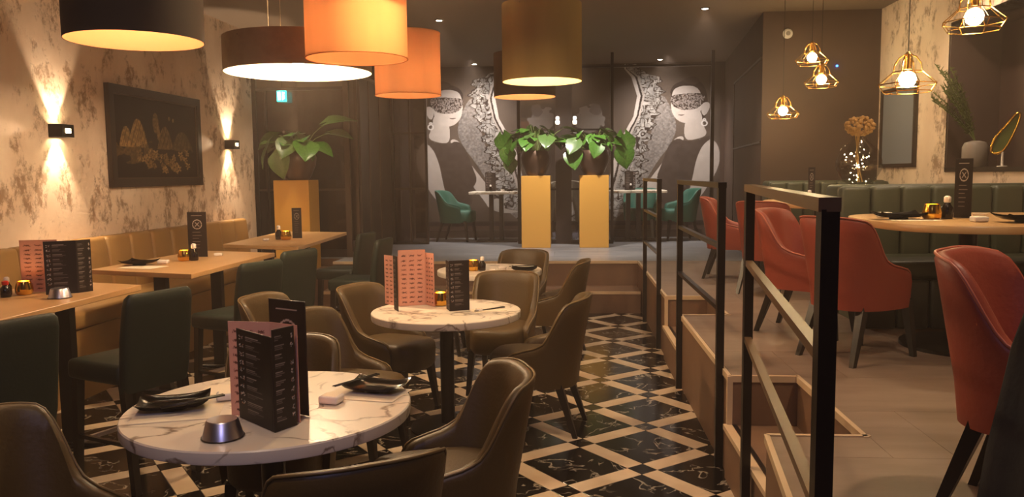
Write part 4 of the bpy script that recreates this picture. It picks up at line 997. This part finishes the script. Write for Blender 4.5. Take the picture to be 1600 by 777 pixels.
# oak tables
steel('steel tealight holder beside the black menu on the nearest oak table', -2.875, 4.30, ZO, sc=.9)
cup('gold candle cup left of the menus on the nearest oak table', -3.17, 4.42, ZO)
soyr('bottle with a red cap at the left edge on the nearest oak table', -3.21, 4.32, ZO)
soy('dark bottle at the far left on the nearest oak table', -3.26, 4.40, ZO)
plate('black square plate on the middle oak table', -3.32, 5.95, ZO, -.1)
napkin('cream placemat on the near end of the middle oak table', -3.20, 5.78, ZO-.001, -.2)
dish('white dish beside the plate on the middle oak table', -3.17, 6.03, ZO, .2)
cup('gold candle cup on the middle oak table', -3.10, 6.24, ZO, sc=1.1)
soy('dark soy bottle in front of the menu on the middle oak table', -3.03, 6.26, ZO, sc=1.3)
dish('white dish right of the menu on the middle oak table', -2.99, 6.62, ZO, .2, sc=.8)
cup('gold candle cup on the far oak table', -3.0, 8.3, ZO, sc=1.2)
soy('soy bottle with pale cap on the far oak table', -3.10, 8.36, ZO, sc=1.4)
dish('little dark tray on the far oak table', -3.18, 8.2, ZO, 0, sc=.7)
# oval table
ZB = ZP+.777
cup('gold candle cup on the oval table', 2.16, 4.95, ZB, sc=1.15)
soy('dark bottle with pale cap on the oval table', 2.26, 4.98, ZB, sc=1.3)
plate('black plate left on the oval table', 1.98, 4.98, ZB, 0, sc=1.1)
napkin('cream placemat under the left plate of the oval table', 2.02, 4.88, ZB-.002, 0, sc=.9)
dish('white dish behind the left plate of the oval table', 1.98, 5.20, ZB, 0)
plate('long dark plate right on the oval table', 2.52, 4.62, ZB, 0, sc=1.15)
bowl('white sauce bowl behind the right plate of the oval table', 2.46, 5.00, ZB)
dish('white dish between candle cup and right plate on the oval table', 2.30, 4.68, ZB)
napkin('cream placemat at the right edge on the oval table', 2.66, 4.70, ZB-.002, 0, sc=.8)
dish('white dish farthest right on the oval table', 2.74, 4.86, ZB, 0, sc=1.1)
soy('bottle with pale cap on the far booth table', 2.26, 7.75, ZB, sc=1.1)
dish('white dish on the far booth table', 2.14, 7.75, ZB)
bowl('small bowl on the left white table before the mural', -1.05, 12.8, ZP+.802)
plate('dark plate on the left white table before the mural', -.95, 12.85, ZP+.802)
soy('small bottle on the left white table before the mural', -1.25, 12.78, ZP+.802)
soy('small bottle on the right white table before the mural', .97, 12.78, ZP+.802)

# black coat draped over a chair at the right edge
t = thing('draped_coat', 'black coat hanging over a chair back at the right edge of the photo', 'coat', (1.28, 1.76, ZP))
bm = B(); rings = []
for k, (z, a, b) in enumerate(((.02, .40, .24), (.2, .375, .22), (.45, .35, .19), (.68, .315, .15), (.82, .28, .11), (.90, .22, .08), (.93, .12, .05))):
    rings.append([(a*math.cos(q)*(1+.05*math.sin(7*q+k*.4)), b*math.sin(q)*(1+.10*math.sin(9*q+k*.3)), z) for q in [2*PI*i/48 for i in range(48)]])
loft(bm, rings); obj('cloth', bm, K['cloth'], t, smooth='all')
bm = B(); tube(bm, [(-.24, -.13, .80), (-.31, -.17, .55), (-.33, -.20, .25)], [.05, .055, .045], 12); obj('sleeve', bm, K['cloth'], t, smooth='all')

# thin warm haze that fills the room (as in the photograph)
hz = bpy.data.materials.new('thin_haze'); hz.use_nodes = True; nt = hz.node_tree; nt.nodes.clear()
ho = nt.nodes.new('ShaderNodeOutputMaterial'); hv = nt.nodes.new('ShaderNodeVolumeScatter'); hv.inputs['Color'].default_value = (1, .78, .64, 1)
hv.inputs['Density'].default_value = .012; hv.inputs['Anisotropy'].default_value = .35; nt.links.new(hv.outputs[0], ho.inputs['Volume'])
struct('haze', box(B(), -5.3, 4.6, -2.2, 14.6, -.4, ZC+.4), hz)
